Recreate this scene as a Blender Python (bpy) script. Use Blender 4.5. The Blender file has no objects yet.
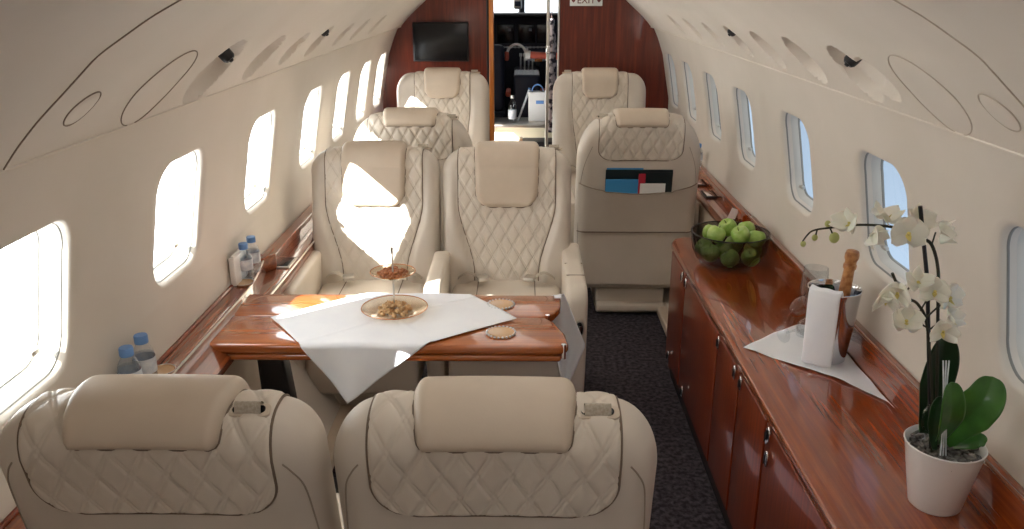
import bpy, bmesh, math, random
import numpy as np
from mathutils import Vector, Matrix, Euler
random.seed(7)
PI = math.pi
sc = bpy.context.scene
COL = sc.collection

# ------------------------------------------------------------------ materials
def srgb(r, g, b):
    f = lambda c: (c/12.92 if c <= .04045 else ((c+.055)/1.055)**2.4)
    return (f(r/255), f(g/255), f(b/255), 1)

def mat(name, col, rough=.5, metal=0, coat=0, spec=.5, trans=0, ior=1.45, emit=None, es=0, sheen=0):
    m = bpy.data.materials.new(name); m.use_nodes = True
    b = m.node_tree.nodes['Principled BSDF']
    b.inputs['Base Color'].default_value = col
    b.inputs['Roughness'].default_value = rough
    b.inputs['Metallic'].default_value = metal
    b.inputs['Coat Weight'].default_value = coat
    b.inputs['Coat Roughness'].default_value = .04
    b.inputs['Specular IOR Level'].default_value = spec
    b.inputs['Transmission Weight'].default_value = trans
    b.inputs['IOR'].default_value = ior
    b.inputs['Sheen Weight'].default_value = sheen
    if emit:
        b.inputs['Emission Color'].default_value = emit
        b.inputs['Emission Strength'].default_value = es
    return m

def noise_col(m, c1, c2, scale=(1, 1, 1), nscale=5, detail=4, bump=0, bump_scale=None, lo=.35, hi=.65, dist=.002):
    nt = m.node_tree; N = nt.nodes; L = nt.links; b = N['Principled BSDF']
    tc = N.new('ShaderNodeTexCoord'); mp = N.new('ShaderNodeMapping'); mp.inputs['Scale'].default_value = scale
    nz = N.new('ShaderNodeTexNoise'); nz.inputs['Scale'].default_value = nscale; nz.inputs['Detail'].default_value = detail
    cr = N.new('ShaderNodeValToRGB'); cr.color_ramp.elements[0].position = lo; cr.color_ramp.elements[1].position = hi
    cr.color_ramp.elements[0].color = c1; cr.color_ramp.elements[1].color = c2
    L.new(tc.outputs['Object'], mp.inputs[0]); L.new(mp.outputs[0], nz.inputs['Vector'])
    L.new(nz.outputs['Fac'], cr.inputs[0]); L.new(cr.outputs[0], b.inputs['Base Color'])
    if bump:
        n2 = N.new('ShaderNodeTexNoise'); n2.inputs['Scale'].default_value = bump_scale or nscale; n2.inputs['Detail'].default_value = 3
        L.new(tc.outputs['Object'], n2.inputs['Vector'])
        bp = N.new('ShaderNodeBump'); bp.inputs['Strength'].default_value = bump; bp.inputs['Distance'].default_value = dist
        L.new(n2.outputs['Fac'], bp.inputs['Height']); L.new(bp.outputs[0], b.inputs['Normal'])
    return m

def wood(name, c1, c2, grain=(1, 1, 1), rough=.25, coat=1.0):
    m = mat(name, c1, rough, coat=coat)
    m.node_tree.nodes['Principled BSDF'].inputs['Coat IOR'].default_value = 1.6 if coat >= 1 else 1.5
    nt = m.node_tree; N = nt.nodes; L = nt.links; b = N['Principled BSDF']
    tc = N.new('ShaderNodeTexCoord'); mp = N.new('ShaderNodeMapping'); mp.inputs['Scale'].default_value = grain
    nz = N.new('ShaderNodeTexNoise'); nz.inputs['Scale'].default_value = 1; nz.inputs['Detail'].default_value = 5
    nz.inputs['Roughness'].default_value = .65; nz.inputs['Distortion'].default_value = .3
    cr = N.new('ShaderNodeValToRGB')
    e = cr.color_ramp.elements; e[0].position = .3; e[0].color = c1; e[1].position = .7; e[1].color = c2
    mid = e.new(.5); mid.color = [(c1[i]*.65+c2[i]*.35) for i in range(3)]+[1]
    L.new(tc.outputs['Object'], mp.inputs[0]); L.new(mp.outputs[0], nz.inputs['Vector'])
    L.new(nz.outputs['Fac'], cr.inputs[0]); L.new(cr.outputs[0], b.inputs['Base Color'])
    return m

M = {}
M['leather'] = noise_col(mat('cream_leather', srgb(214, 203, 188), .42), srgb(210, 199, 184), srgb(219, 209, 195), nscale=6, bump=.25, bump_scale=260, dist=.0006)
M['headrest'] = noise_col(mat('taupe_leather', srgb(204, 188, 168), .45), srgb(198, 182, 163), srgb(208, 193, 174), nscale=6, bump=.25, bump_scale=260, dist=.0006)
M['piping'] = mat('piping_brown', srgb(120, 104, 88), .6)
M['shell'] = noise_col(mat('seat_shell_leather', srgb(205, 195, 182), .45), srgb(201, 191, 178), srgb(210, 200, 187), nscale=4, bump=.2, bump_scale=260, dist=.0006)
M['wall'] = noise_col(mat('wall_cream', srgb(216, 208, 196), .6), srgb(213, 205, 193), srgb(219, 211, 200), nscale=2.5, bump=.12, bump_scale=180, dist=.0006)
M['ceil'] = noise_col(mat('ceiling_cream', srgb(222, 214, 202), .65), srgb(219, 211, 199), srgb(225, 217, 206), nscale=2.5, bump=.12, bump_scale=180, dist=.0006)
M['groove'] = mat('groove_brown', srgb(134, 120, 104), .7)
M['lidring'] = mat('ring_tan', srgb(190, 178, 162), .6)
M['reveal'] = mat('window_reveal_cream', srgb(205, 202, 194), .4)
M['gasket'] = mat('window_gasket_grey', srgb(140, 138, 132), .5)
M['wood_y'] = wood('mahogany_lengthwise', srgb(122, 48, 14), srgb(166, 80, 30), (85, 2.5, 85))
M['wood_x'] = wood('mahogany_crosswise', srgb(150, 74, 28), srgb(196, 112, 50), (2.5, 80, 80))
M['wood_z'] = wood('mahogany_upright', srgb(104, 38, 12), srgb(146, 60, 22), (70, 70, 2.0), .32, .6)
M['wood_led'] = wood('walnut_ledge', srgb(108, 50, 24), srgb(158, 84, 44), (80, 2.2, 80))
M['wood_gold'] = wood('golden_wood', srgb(176, 96, 34), srgb(214, 140, 62), (60, 60, 3), .3, .6)
M['wood_bulk'] = wood('mahogany_bulkhead', srgb(78, 24, 12), srgb(122, 46, 24), (40, 40, 2.0), .35, .35)
M['chrome'] = mat('chrome', (.85, .85, .86, 1), .12, metal=1)
M['bucketm'] = mat('polished_steel', (.62, .62, .64, 1), .06, metal=1)
M['brushed'] = mat('brushed_metal', (.6, .57, .52, 1), .35, metal=1)
M['dark'] = mat('dark_plastic', srgb(26, 25, 27), .45)
M['black'] = mat('screen_black', srgb(14, 15, 18), .18)
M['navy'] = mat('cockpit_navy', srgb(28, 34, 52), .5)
M['cloth'] = noise_col(mat('white_linen', srgb(240, 243, 248), .85, sheen=.2), srgb(238, 241, 247), srgb(243, 246, 250), nscale=9, bump=.35, bump_scale=14, dist=.004)
M['belt'] = noise_col(mat('belt_webbing', srgb(178, 168, 152), .7), srgb(166, 156, 140), srgb(188, 178, 162), (1, 1, 1), 220)
M['white'] = mat('white_ceramic', srgb(232, 230, 226), .3, coat=.3)
M['paper'] = mat('white_paper', srgb(235, 235, 232), .7)
M['petal'] = mat('orchid_petal', srgb(242, 240, 226), .55); M['petal'].node_tree.nodes['Principled BSDF'].inputs['Subsurface Weight'].default_value = .15
M['lip'] = mat('orchid_lip_yellow', srgb(222, 208, 128), .5)
M['bud'] = mat('orchid_bud', srgb(176, 180, 110), .5)
M['stem'] = mat('orchid_stem', srgb(44, 44, 28), .5)
M['leaf'] = noise_col(mat('orchid_leaf', srgb(48, 98, 34), .3, coat=.3), srgb(36, 84, 28), srgb(64, 118, 44), (1, 1, 1), 12)
M['leafdark'] = noise_col(mat('orchid_leaf_dark', srgb(24, 52, 26), .35), srgb(20, 44, 22), srgb(32, 62, 32), (1, 1, 1), 12)
M['bark'] = noise_col(mat('bark_chips', srgb(70, 60, 52), .8), srgb(40, 34, 30), srgb(150, 146, 140), (1, 1, 1), 60)
M['apple'] = noise_col(mat('green_apple', srgb(150, 190, 70), .3, coat=.4), srgb(140, 178, 72), srgb(184, 208, 118), (1, 1, 1), 30)
M['cork'] = noise_col(mat('cork_foil', srgb(176, 118, 68), .4), srgb(150, 92, 50), srgb(198, 142, 88), (1, 1, 1), 60)
M['bottlegl'] = mat('champagne_glass', srgb(30, 48, 26), .08)
M['nutlight'] = noise_col(mat('pale_nut', srgb(206, 168, 122), .6), srgb(186, 142, 96), srgb(226, 196, 150), (1, 1, 1), 80)
M['nutdark'] = noise_col(mat('roasted_nut', srgb(166, 100, 62), .5), srgb(140, 80, 46), srgb(192, 128, 84), (1, 1, 1), 80)
M['blue'] = mat('blue_cap', srgb(104, 148, 206), .4)
M['label'] = noise_col(mat('bottle_label', srgb(206, 210, 216), .5), srgb(190, 196, 206), srgb(226, 228, 230), (1, 1, 1), 50)
M['seam'] = mat('seam_thread', srgb(158, 146, 130), .8)  # single flat tone for the seat seams and pocket hem
M['magblue'] = mat('magazine_blue', srgb(70, 150, 206), .4)
M['magdark'] = mat('magazine_dark', srgb(26, 40, 42), .4)
M['magred'] = mat('magazine_red', srgb(176, 44, 62), .4)
M['maggreen'] = mat('magazine_green', srgb(70, 130, 90), .4)
M['red'] = mat('cockpit_red', srgb(196, 96, 76), .5)
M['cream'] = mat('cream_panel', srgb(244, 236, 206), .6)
M['coat'] = noise_col(mat('patterned_coat', srgb(150, 140, 150), .8), srgb(60, 58, 70), srgb(226, 220, 224), (1, 1, 1), 26, lo=.45, hi=.55)
M['coasterm'] = mat('coaster_glass', srgb(206, 166, 124), .2, coat=.5)
M['smoke'] = None

# carpet
m = mat('carpet_dark', srgb(36, 32, 38), .95); M['carpet'] = m
noise_col(m, srgb(28, 25, 30), srgb(84, 76, 84), (1, 1, 1), 55, 6, bump=.8, bump_scale=300, dist=.004, lo=.38, hi=.72)

def thin_glass(name, tint=(1, 1, 1, 1), gloss=.12, rough=.02):
    m = bpy.data.materials.new(name); m.use_nodes = True
    nt = m.node_tree; nt.nodes.clear(); N = nt.nodes; L = nt.links
    o = N.new('ShaderNodeOutputMaterial'); t = N.new('ShaderNodeBsdfTransparent'); t.inputs[0].default_value = tint
    g = N.new('ShaderNodeBsdfGlossy'); g.inputs['Roughness'].default_value = rough
    mx = N.new('ShaderNodeMixShader'); lw = N.new('ShaderNodeLayerWeight'); lw.inputs[0].default_value = .5
    pw = N.new('ShaderNodeMath'); pw.operation = 'POWER'; pw.inputs[1].default_value = 3.0; ml = N.new('ShaderNodeMath'); ml.operation = 'MULTIPLY_ADD'; ml.inputs[1].default_value = gloss*1.6; ml.inputs[2].default_value = gloss*.12
    L.new(lw.outputs['Facing'], pw.inputs[0]); L.new(pw.outputs[0], ml.inputs[0]); L.new(ml.outputs[0], mx.inputs[0]); L.new(t.outputs[0], mx.inputs[1]); L.new(g.outputs[0], mx.inputs[2]); L.new(mx.outputs[0], o.inputs[0])
    return m
M['pane'] = thin_glass('window_pane_glass', (.93, .96, .98, 1), .06)
M['glass'] = thin_glass('clear_glass', (.93, .95, .96, 1), .35)
M['petgl'] = thin_glass('bottle_plastic', (.90, .93, .96, 1), .45)
M['smoke'] = thin_glass('smoked_glass', (.60, .61, .62, 1), .4)

# ------------------------------------------------------------------ helpers
def link(o, parent=None):
    COL.objects.link(o)
    if parent is not None: o.parent = parent
    return o
def tag(o, label=None, cat=None, group=None, kind=None):
    if label: o['label'] = label
    if cat: o['category'] = cat
    if group: o['group'] = group
    if kind: o['kind'] = kind
    return o
def empty(name, loc=(0, 0, 0), rz=0):
    o = bpy.data.objects.new(name, None); o.empty_display_size = .1
    o.location = loc; o.rotation_euler = (0, 0, rz)
    return link(o)
def fin(bm, name, m, parent=None, loc=None, smooth=True, ang=38, weld=True):
    if weld: bmesh.ops.remove_doubles(bm, verts=bm.verts, dist=1e-5)
    bmesh.ops.recalc_face_normals(bm, faces=bm.faces)
    me = bpy.data.meshes.new(name)
    if smooth:
        a = math.radians(ang)
        for f in bm.faces: f.smooth = True
        for e in bm.edges:
            if len(e.link_faces) == 2 and e.calc_face_angle(0) > a: e.smooth = False
    bm.to_mesh(me); bm.free()
    for mm in (m if isinstance(m, (list, tuple)) else [m]): me.materials.append(mm)
    o = bpy.data.objects.new(name, me)
    if loc is not None: o.location = loc
    return link(o, parent)
def nb(): return bmesh.new()
def rbox(bm, c, s, r=.0, seg=3, rot=None):
    b = bmesh.new(); bmesh.ops.create_cube(b, size=1)
    bmesh.ops.scale(b, vec=s, verts=b.verts)
    if r > 0:
        bmesh.ops.bevel(b, geom=b.edges[:], offset=min(r, min(s)*.49), segments=seg, profile=.5, affect='EDGES')
    if rot is not None: bmesh.ops.rotate(b, cent=(0, 0, 0), matrix=Euler(rot).to_matrix(), verts=b.verts)
    bmesh.ops.translate(b, vec=c, verts=b.verts)
    merge(bm, b)
def merge(bm, b, mi=None):
    me = bpy.data.meshes.new('t'); b.to_mesh(me); b.free()
    n0 = len(bm.faces); bm.from_mesh(me); bpy.data.meshes.remove(me)
    if mi is not None:
        bm.faces.ensure_lookup_table()
        for f in bm.faces[n0:]: f.material_index = mi
def grid(bm, P, closed_u=False, cap=False):
    """P[i][j] vector grid -> quads"""
    V = [[bm.verts.new(p) for p in row] for row in P]
    nu, nv = len(V), len(V[0])
    for i in range(nu-1):
        for j in range(nv-(0 if closed_u else 1)):
            k = (j+1) % nv
            try: bm.faces.new((V[i][j], V[i+1][j], V[i+1][k], V[i][k]))
            except ValueError: pass
    if cap:
        for row in (V[0], V[-1]):
            try: bm.faces.new(row)
            except ValueError: pass
    return V
def lathe(bm, prof, n=32, c=(0, 0, 0), mtx=None, caps=False):
    P = []
    for r, z in prof:
        row = []
        for k in range(n):
            a = 2*PI*k/n
            v = Vector((max(r, 1e-5)*math.cos(a), max(r, 1e-5)*math.sin(a), z))
            if mtx is not None: v = mtx @ v
            row.append(v+Vector(c))
        P.append(row)
    grid(bm, P, closed_u=True, cap=caps)
def smooth_path(pts, n=8):
    pts = [Vector(p) for p in pts]; out = []
    for i in range(len(pts)-1):
        p0 = pts[max(i-1, 0)]; p1 = pts[i]; p2 = pts[i+1]; p3 = pts[min(i+2, len(pts)-1)]
        for k in range(n):
            t = k/n
            out.append(.5*((2*p1)+(-p0+p2)*t+(2*p0-5*p1+4*p2-p3)*t*t+(-p0+3*p1-3*p2+p3)*t**3))
    out.append(pts[-1]); return out
def tube(bm, pts, r, n=8, caps=True, closed=False):
    pts = [Vector(p) for p in pts]
    N = len(pts); rs = r if isinstance(r, (list, tuple)) else [r]*N
    up = Vector((0, 0, 1)); P = []; prev = None
    for i, p in enumerate(pts):
        if closed: d = (pts[(i+1) % N]-pts[i-1])
        else: d = (pts[min(i+1, N-1)]-pts[max(i-1, 0)])
        d.normalize()
        if prev is None:
            a = d.cross(up)
            if a.length < 1e-3: a = d.cross(Vector((1, 0, 0)))
        else:
            a = prev-d*prev.dot(d)
        a.normalize(); prev = a; b = d.cross(a)
        P.append([p+rs[i]*(math.cos(2*PI*k/n)*a+math.sin(2*PI*k/n)*b) for k in range(n)])
    if closed: P.append(P[0])
    grid(bm, P, closed_u=True, cap=caps and not closed)
def prism(bm, pts, d, axis='z', base=0, r=0):
    """extrude 2D polygon; axis is extrusion direction"""
    b = bmesh.new()
    def mk(p, t):
        if axis == 'z': return (p[0], p[1], t)
        if axis == 'x': return (t, p[0], p[1])
        return (p[0], t, p[1])
    v0 = [b.verts.new(mk(p, base)) for p in pts]; v1 = [b.verts.new(mk(p, base+d)) for p in pts]
    n = len(pts)
    b.faces.new(v0); b.faces.new(v1)
    for i in range(n): b.faces.new((v0[i], v0[(i+1) % n], v1[(i+1) % n], v1[i]))
    bmesh.ops.recalc_face_normals(b, faces=b.faces)
    if r > 0:
        es = [e for e in b.edges if e.calc_face_angle(0) > .5]
        bmesh.ops.bevel(b, geom=es, offset=r, segments=3, profile=.5, affect='EDGES')
    merge(bm, b)
def dup(root, loc=None, rz=None, label=None, group=None):
    r = root.copy(); COL.objects.link(r)
    if loc is not None: r.location = loc
    if rz is not None: r.rotation_euler = (0, 0, rz)
    if label: r['label'] = label
    if group: r['group'] = group
    for ch in list(root.children):
        c = ch.copy(); COL.objects.link(c); c.parent = r
        for g in list(ch.children):
            d = g.copy(); COL.objects.link(d); d.parent = c
    return r
def rrect(hw, hh, r, n=10):
    pts = []
    for cx, cy, a0 in ((hw-r, hh-r, 0), (-hw+r, hh-r, PI/2), (-hw+r, -hh+r, PI), (hw-r, -hh+r, 1.5*PI)):
        for k in range(n):
            a = a0+PI/2*k/(n-1); pts.append((cx+r*math.cos(a), cy+r*math.sin(a)))
    return pts

# ------------------------------------------------------------------ cabin cross-section
PR = [(0, 0.72), (.2, .84), (.45, .96), (.66, 1.005), (.75, 1.015), (.9, 1.015), (1.05, 1.0), (1.2, .96), (1.31, .922), (1.40, .882)]
PC = [(1.387, .872), (1.423, .843), (1.468, .80), (1.52, .742), (1.575, .682), (1.63, .605), (1.69, .50), (1.745, .37), (1.78, .22), (1.80, 0.0)]
def mono(tab):
    xs = np.array([a for a, b in tab]); ys = np.array([b for a, b in tab])
    zz = np.linspace(xs[0], xs[-1], 600); yy = np.interp(zz, xs, ys)
    k = 25; w = np.hanning(k); w /= w.sum()
    pad = np.concatenate([2*yy[0]-yy[k//2:0:-1], yy, 2*yy[-1]-yy[-2:-k//2-1:-1]])
    return zz, np.convolve(pad, w, 'valid')
zz_, yy_ = mono(PR)
def XW(z): return float(np.interp(z, zz_, yy_))
def XWn(z):
    d = (XW(z+.005)-XW(z-.005))/.01
    n = Vector((1, 0, -d)); n.normalize(); return n      # outward normal of the right wall (X,Y,Z)

Y0, Y1 = -1.3, 6.05
WY = [0.07, 0.79, 1.50, 2.26, 3.03, 3.80, 4.47, 5.12, 5.72]
HWW, HWH, WZ, WR = .165, .178, 1.052, .080
def side_wall(sx, name):
    bm = nb()
    bounds = [Y0]+[(WY[i]+WY[i+1])/2 for i in range(len(WY)-1)]+[Y1]
    zl, zh = .84, 1.27
    def S(y, z): return Vector((sx*XW(z), y, z))
    for w, yc in enumerate(WY):
        ya, yb = bounds[w], bounds[w+1]
        out = rrect(HWW, HWH, WR, 10)
        n = len(out)
        cell = []
        for (a, b) in out:       # project to the cell boundary
            hw = (yb-yc) if a > 0 else (yc-ya); hh = (zh-WZ) if b > 0 else (WZ-zl)
            t = min(hw/max(abs(a), 1e-6), hh/max(abs(b), 1e-6))
            cell.append((a*t, b*t))
        # snap the nearest to exact corners
        for cx, cy in ((yb-yc, zh-WZ), (ya-yc, zh-WZ), (ya-yc, zl-WZ), (yb-yc, zl-WZ)):
            i = min(range(n), key=lambda i: (cell[i][0]-cx)**2+(cell[i][1]-cy)**2); cell[i] = (cx, cy)
        rings = []
        for k in range(0, 7):
            t = (k/6)
            rings.append([S(yc+o[0]*(1-t)*1.0+c[0]*t, WZ+o[1]*(1-t)+c[1]*t) if k else None for o, c in zip(out, cell)])
        # sculpted lip: the first rings roll outward into the opening
        nrm = XWn(WZ)
        def lipring(scale, depth):
            return [S(yc+a*scale, WZ+b*scale)+Vector((sx*nrm.x, 0, nrm.z))*depth for a, b in out]
        rings = [lipring(.93, .034), lipring(.945, .016), lipring(.97, .005), lipring(1.0, 0.0)]+rings[1:]
        grid(bm, rings, closed_u=True)
    # strips above and below
    for (za, zb, nz) in ((0, zl, 14), (zh, PR[-1][0], 5)):
        ys = bounds
        P = [[S(y, za+(zb-za)*i/nz) for y in ys] for i in range(nz+1)]
        grid(bm, P)
    o = fin(bm, name, M['wall'], ang=50)
    tag(o, kind='structure'); return o
side_wall(-1, 'wall_left'); side_wall(1, 'wall_right')

# windows: frame (reveal + gasket) and pane
wi = 0
for sx in (-1, 1):
    for yc in WY:
        wi += 1
        out = rrect(HWW, HWH, WR, 10)
        nrm = XWn(WZ)
        base = Vector((sx*XW(WZ), yc, WZ))
        def ring(scale, depth):
            return [Vector((sx*XW(WZ+b*scale), yc+a*scale, WZ+b*scale))+Vector((sx*nrm.x, 0, nrm.z))*depth - base for a, b in out]
        root = empty('window_%d' % wi, base); tag(root, kind='structure')
        DP, RS = (.060, .022) if sx < 0 else (.060, .022)
        bm = nb(); grid(bm, [ring(.932, .034), ring(.920, .038), ring(.905, .038+.4*(DP-.034)), ring(.870+RS, DP)], closed_u=True)
        fin(bm, 'window_reveal', M['reveal'], root)
        bm = nb(); grid(bm, [ring(.948, .0145), ring(.938, .0165), ring(.938, .020), ring(.948, .020)], closed_u=True)
        grid(bm, [ring(.870+RS, DP-.002), ring(.861+RS, DP-.001), ring(.858+RS, DP+.005)], closed_u=True)
        fin(bm, 'window_gasket', M['gasket'], root)
        bm = nb(); f = bm.faces.new([bm.verts.new(p) for p in ring(.866+RS, DP+.001)])
        fin(bm, 'pane', M['pane'], root, smooth=False)
        if sx < 0 and yc < 1:      # drawn shades added out of view to keep sun off the near seats
            bm = nb(); rows = []
            for k in range(41):
                z = -.17+.34*k/40; rows.append([Vector((sx*(XW(WZ+z)+.046+.004*(k % 2)), yc+a, WZ+z))-base for a in (-.16, 0, .16)])
            grid(bm, rows); fin(bm, 'shade', M['paper'], root, smooth=False)
        # pull-shade grip: small tab on the lower rail and pleated side rail inside the reveal
        bm = nb()
        p = Vector((sx*XW(WZ-.12), yc+.10, WZ-.125))+Vector((sx*nrm.x, 0, nrm.z))*.045-base
        rbox(bm, p, (.012, .035, .012), .003)
        fin(bm, 'shade_grip', M['brushed'], root)

# ceiling with overhead service panels, dished round recesses
dishL = [(2.13, .112), (2.55, .092), (2.90, .075), (3.26, .08), (3.72, .07), (4.1, .07), (4.6, .07)]
dishR = [(2.09, .095), (1.955, .07), (2.48, .092), (2.86, .085), (3.26, .08), (3.70, .07), (4.15, .07), (4.6, .07)]
def CP(t):     # t = z parameter along PC by arc length 0..1
    return None
pts = np.array([(b, a) for a, b in PC])
seg = np.sqrt((np.diff(pts, axis=0)**2).sum(1)); cs = np.concatenate([[0], np.cumsum(seg)])
tt = np.linspace(0, cs[-1], 400); px = np.interp(tt, cs, pts[:, 0]); pz = np.interp(tt, cs, pts[:, 1])
def sm(a, k=31):
    w = np.hanning(k); w /= w.sum(); p = np.concatenate([2*a[0]-a[k//2:0:-1], a, 2*a[-1]-a[-2:-k//2-1:-1]]); return np.convolve(p, w, 'valid')
px, pz = sm(px), sm(pz)
def CS(s): return float(np.interp(s, tt, px)), float(np.interp(s, tt, pz))
def CN(s):
    a = CS(s-.006); b = CS(s+.006); d = Vector((b[0]-a[0], 0, b[1]-a[1])); d.normalize()
    return Vector((d.z, 0, -d.x))   # outward for right side (+x, up)
SC = .112     # arc position of the service-panel circles' centre
def ceilpt(sx, y, s, off=0):
    x, z = CS(s); n = CN(s)
    return Vector((sx*(x+n.x*off), y, z+n.z*off))
for sx, dishes, nm in ((-1, dishL, 'ceiling_left'), (1, dishR, 'ceiling_right')):
    ys = list(np.arange(Y0, 1.85, .08))+list(np.arange(1.85, 4.75, .0085))+list(np.arange(4.75, Y1+.07, .08))
    ss = list(np.arange(0, .25, .0085))+list(np.linspace(.25, cs[-1], 26))
    P = []
    for s in ss:
        row = []
        for y in ys:
            d = 0
            if s < .25:
                for yc, r in dishes:
                    q = math.hypot(y-yc, s-SC)/r
                    if q < 1:
                        e = min(1, (1-q)/.12); e = e*e*(3-2*e)
                        d = max(d, e*(.022+.030*(1-q*q)))
            row.append(ceilpt(sx, y, s, d))
        P.append(row)
    bm = nb(); grid(bm, P)
    # small downturned lip along the crease
    grid(bm, [[ceilpt(sx, y, 0) for y in (Y0, Y1)], [ceilpt(sx, y, 0)+Vector((sx*.018, 0, .002)) for y in (Y0, Y1)]])
    tag(fin(bm, nm, M['ceil'], ang=30, weld=False), kind='structure')
    # panel seam across the ceiling
    bm = nb(); tube(bm, [ceilpt(sx, 1.325+max(0, s-.26)*.30, s, -.0005) for s in np.linspace(0, .62, 60)], .0018, 6)
    tube(bm, [ceilpt(sx, -.2, s, -.0005) for s in np.linspace(0, .62, 60)], .0022, 6)
    tag(fin(bm, 'trim_1' if sx < 0 else 'trim_2', M['groove'] if sx < 0 else M['lidring']), kind='structure')
    bm = nb(); tube(bm, [ceilpt(sx, y, .002, -.001) for y in np.linspace(Y0, Y1, 30)], .003, 6)
    tag(fin(bm, 'trim_3' if sx < 0 else 'trim_4', M['ceil']), kind='structure')

def service_lid(sx, yc, r, label, group=None, arc=(0, 1), mtl=None):
    c = ceilpt(sx, yc, SC)
    root = empty('overhead_access_lid', c); tag(root, label, 'ceiling panel', group)
    def loc(a, rr, off): return ceilpt(sx, yc+rr*math.cos(a), SC+rr*math.sin(a), off)-c
    bm = nb(); N = 60
    A = [2*PI*(arc[0]+(arc[1]-arc[0])*k/N) for k in range(N)]
    tube(bm, [loc(a, r, -.0006) for a in A], .0015, 6, closed=(arc == (0, 1)))
    fin(bm, 'rim_gap', mtl or M['groove'], root)
    bm = nb()
    prof = [0.001, .5, .9, .97]
    grid(bm, [[loc(2*PI*k/48, r*q, -.0022 if q < .95 else .0) for k in range(48)] for q in prof], closed_u=True)
    fin(bm, 'lid', M['ceil'], root)
service_lid(-1, 1.79, .110, 'large round cover plate on the left overhead panel, nearest full circle')
service_lid(-1, 1.465, .042, 'small round cover plate on the left overhead panel, ahead of the dark ceiling seam')
service_lid(1, 1.695, .110, 'large round cover plate on the right overhead panel above the orchid window', mtl=M['lidring'])
service_lid(1, 1.44, .045, 'small round cover plate on the right overhead panel at the photo edge', mtl=M['lidring'])
def nozzle(sx, y, s, label):
    c = ceilpt(sx, y, s, .012)
    root = empty('air_nozzle', c); tag(root, label, 'air vent', 'overhead air nozzles')
    n = CN(s); n = Vector((sx*n.x, 0, n.z)); mt = n.to_track_quat('Z', 'Y').to_matrix()
    bm = nb(); lathe(bm, [(.004, -.016), (.012, -.016), (.017, -.010), (.018, .0), (.018, .02)], 20, mtx=mt); fin(bm, 'housing', M['dark'], root)
    bm = nb(); lathe(bm, [(0, -.022), (.005, -.021), (.008, -.014)], 16, mtx=mt); fin(bm, 'nozzle_tip', M['dark'], root)
nozzle(-1, 2.17, .150, 'black air nozzle in the nearest round recess of the left overhead panel')
nozzle(1, 2.07, .150, 'black air nozzle in the nearest round recess of the right overhead panel')
nozzle(-1, 3.27, .150, 'black air nozzle in a far round recess of the left overhead panel')
nozzle(1, 3.28, .150, 'black air nozzle in a far round recess of the right overhead panel')

# aft partition behind the camera
bm = nb(); rbox(bm, (0, Y0-.02, .9), (2.1, .03, 1.84), 0); tag(fin(bm, 'wall_back', M['wall'], smooth=False), kind='structure')
# floor
bm = nb(); rbox(bm, (0, (Y0+10)/2, -.02), (1.62, 10-Y0, .04)); tag(fin(bm, 'floor', M['carpet'], smooth=False), kind='structure')

# ------------------------------------------------------------------ forward bulkhead
def shell_outline(y, off=0):
    """right half outline from floor to top centre"""
    pts = [(XW(z)+off, z) for z in np.linspace(0, 1.385, 30)]
    for s in np.linspace(0.01, cs[-1], 40):
        x, z = CS(s); pts.append((x+off, z+off))
    return pts
YB = 6.05
def bulk(sx, x_in, name):
    out = shell_outline(YB, .03)
    P = []
    def yb(x): return YB-.10*max(0, (x-.45)/.6)**2
    rows = []
    for x, z in out:
        row = []
        for k in range(15):
            t = k/14
            xx = x_in+(max(x, x_in)-x_in)*t
            row.append((sx*xx, yb(xx), z))
        rows.append(row)
    bm = nb(); grid(bm, rows)
    # door edge return
    grid(bm, [[(sx*x_in, YB, 0), (sx*x_in, YB, 1.8)], [(sx*x_in, YB+.06, 0), (sx*x_in, YB+.06, 1.8)]])
    tag(fin(bm, name, M['wood_bulk'], ang=30), kind='structure')
bulk(-1, .275, 'wall_front_left'); bulk(1, .235, 'wall_front_right')
# narrow vertical inlay strips of the bulkhead veneer
# door frame
root = empty('door_1', (0, YB, 0)); tag(root, kind='structure')
bm = nb(); rbox(bm, (-.240, -.01, .9), (.034, .07, 1.8), .006); fin(bm, 'door_edge_strip', M['wood_gold'], root)
bm = nb(); rbox(bm, (-.2655, .02, .9), (.018, .05, 1.8), .003); fin(bm, 'dark_jamb', M['dark'], root)
bm = nb(); rbox(bm, (.158, .03, .9), (.022, .05, 1.8), .006); rbox(bm, (.232, .02, .9), (.012, .06, 1.8), .004); fin(bm, 'right_jamb', M['brushed'], root)
bm = nb(); rbox(bm, (.158, -.004, 1.23), (.03, .02, .06), .006); fin(bm, 'latch', M['chrome'], root)
# monitor
root = empty('wall_monitor', (-.596, YB-.035, 1.285)); tag(root, 'black flat screen mounted on the wooden bulkhead left of the doorway', 'screen')
bm = nb(); rbox(bm, (0, 0, 0), (.392, .024, .268), .006); fin(bm, 'bezel', M['dark'], root)
bm = nb(); rbox(bm, (0, -.0125, 0), (.372, .004, .248), .001); fin(bm, 'screen', M['black'], root)
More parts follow.
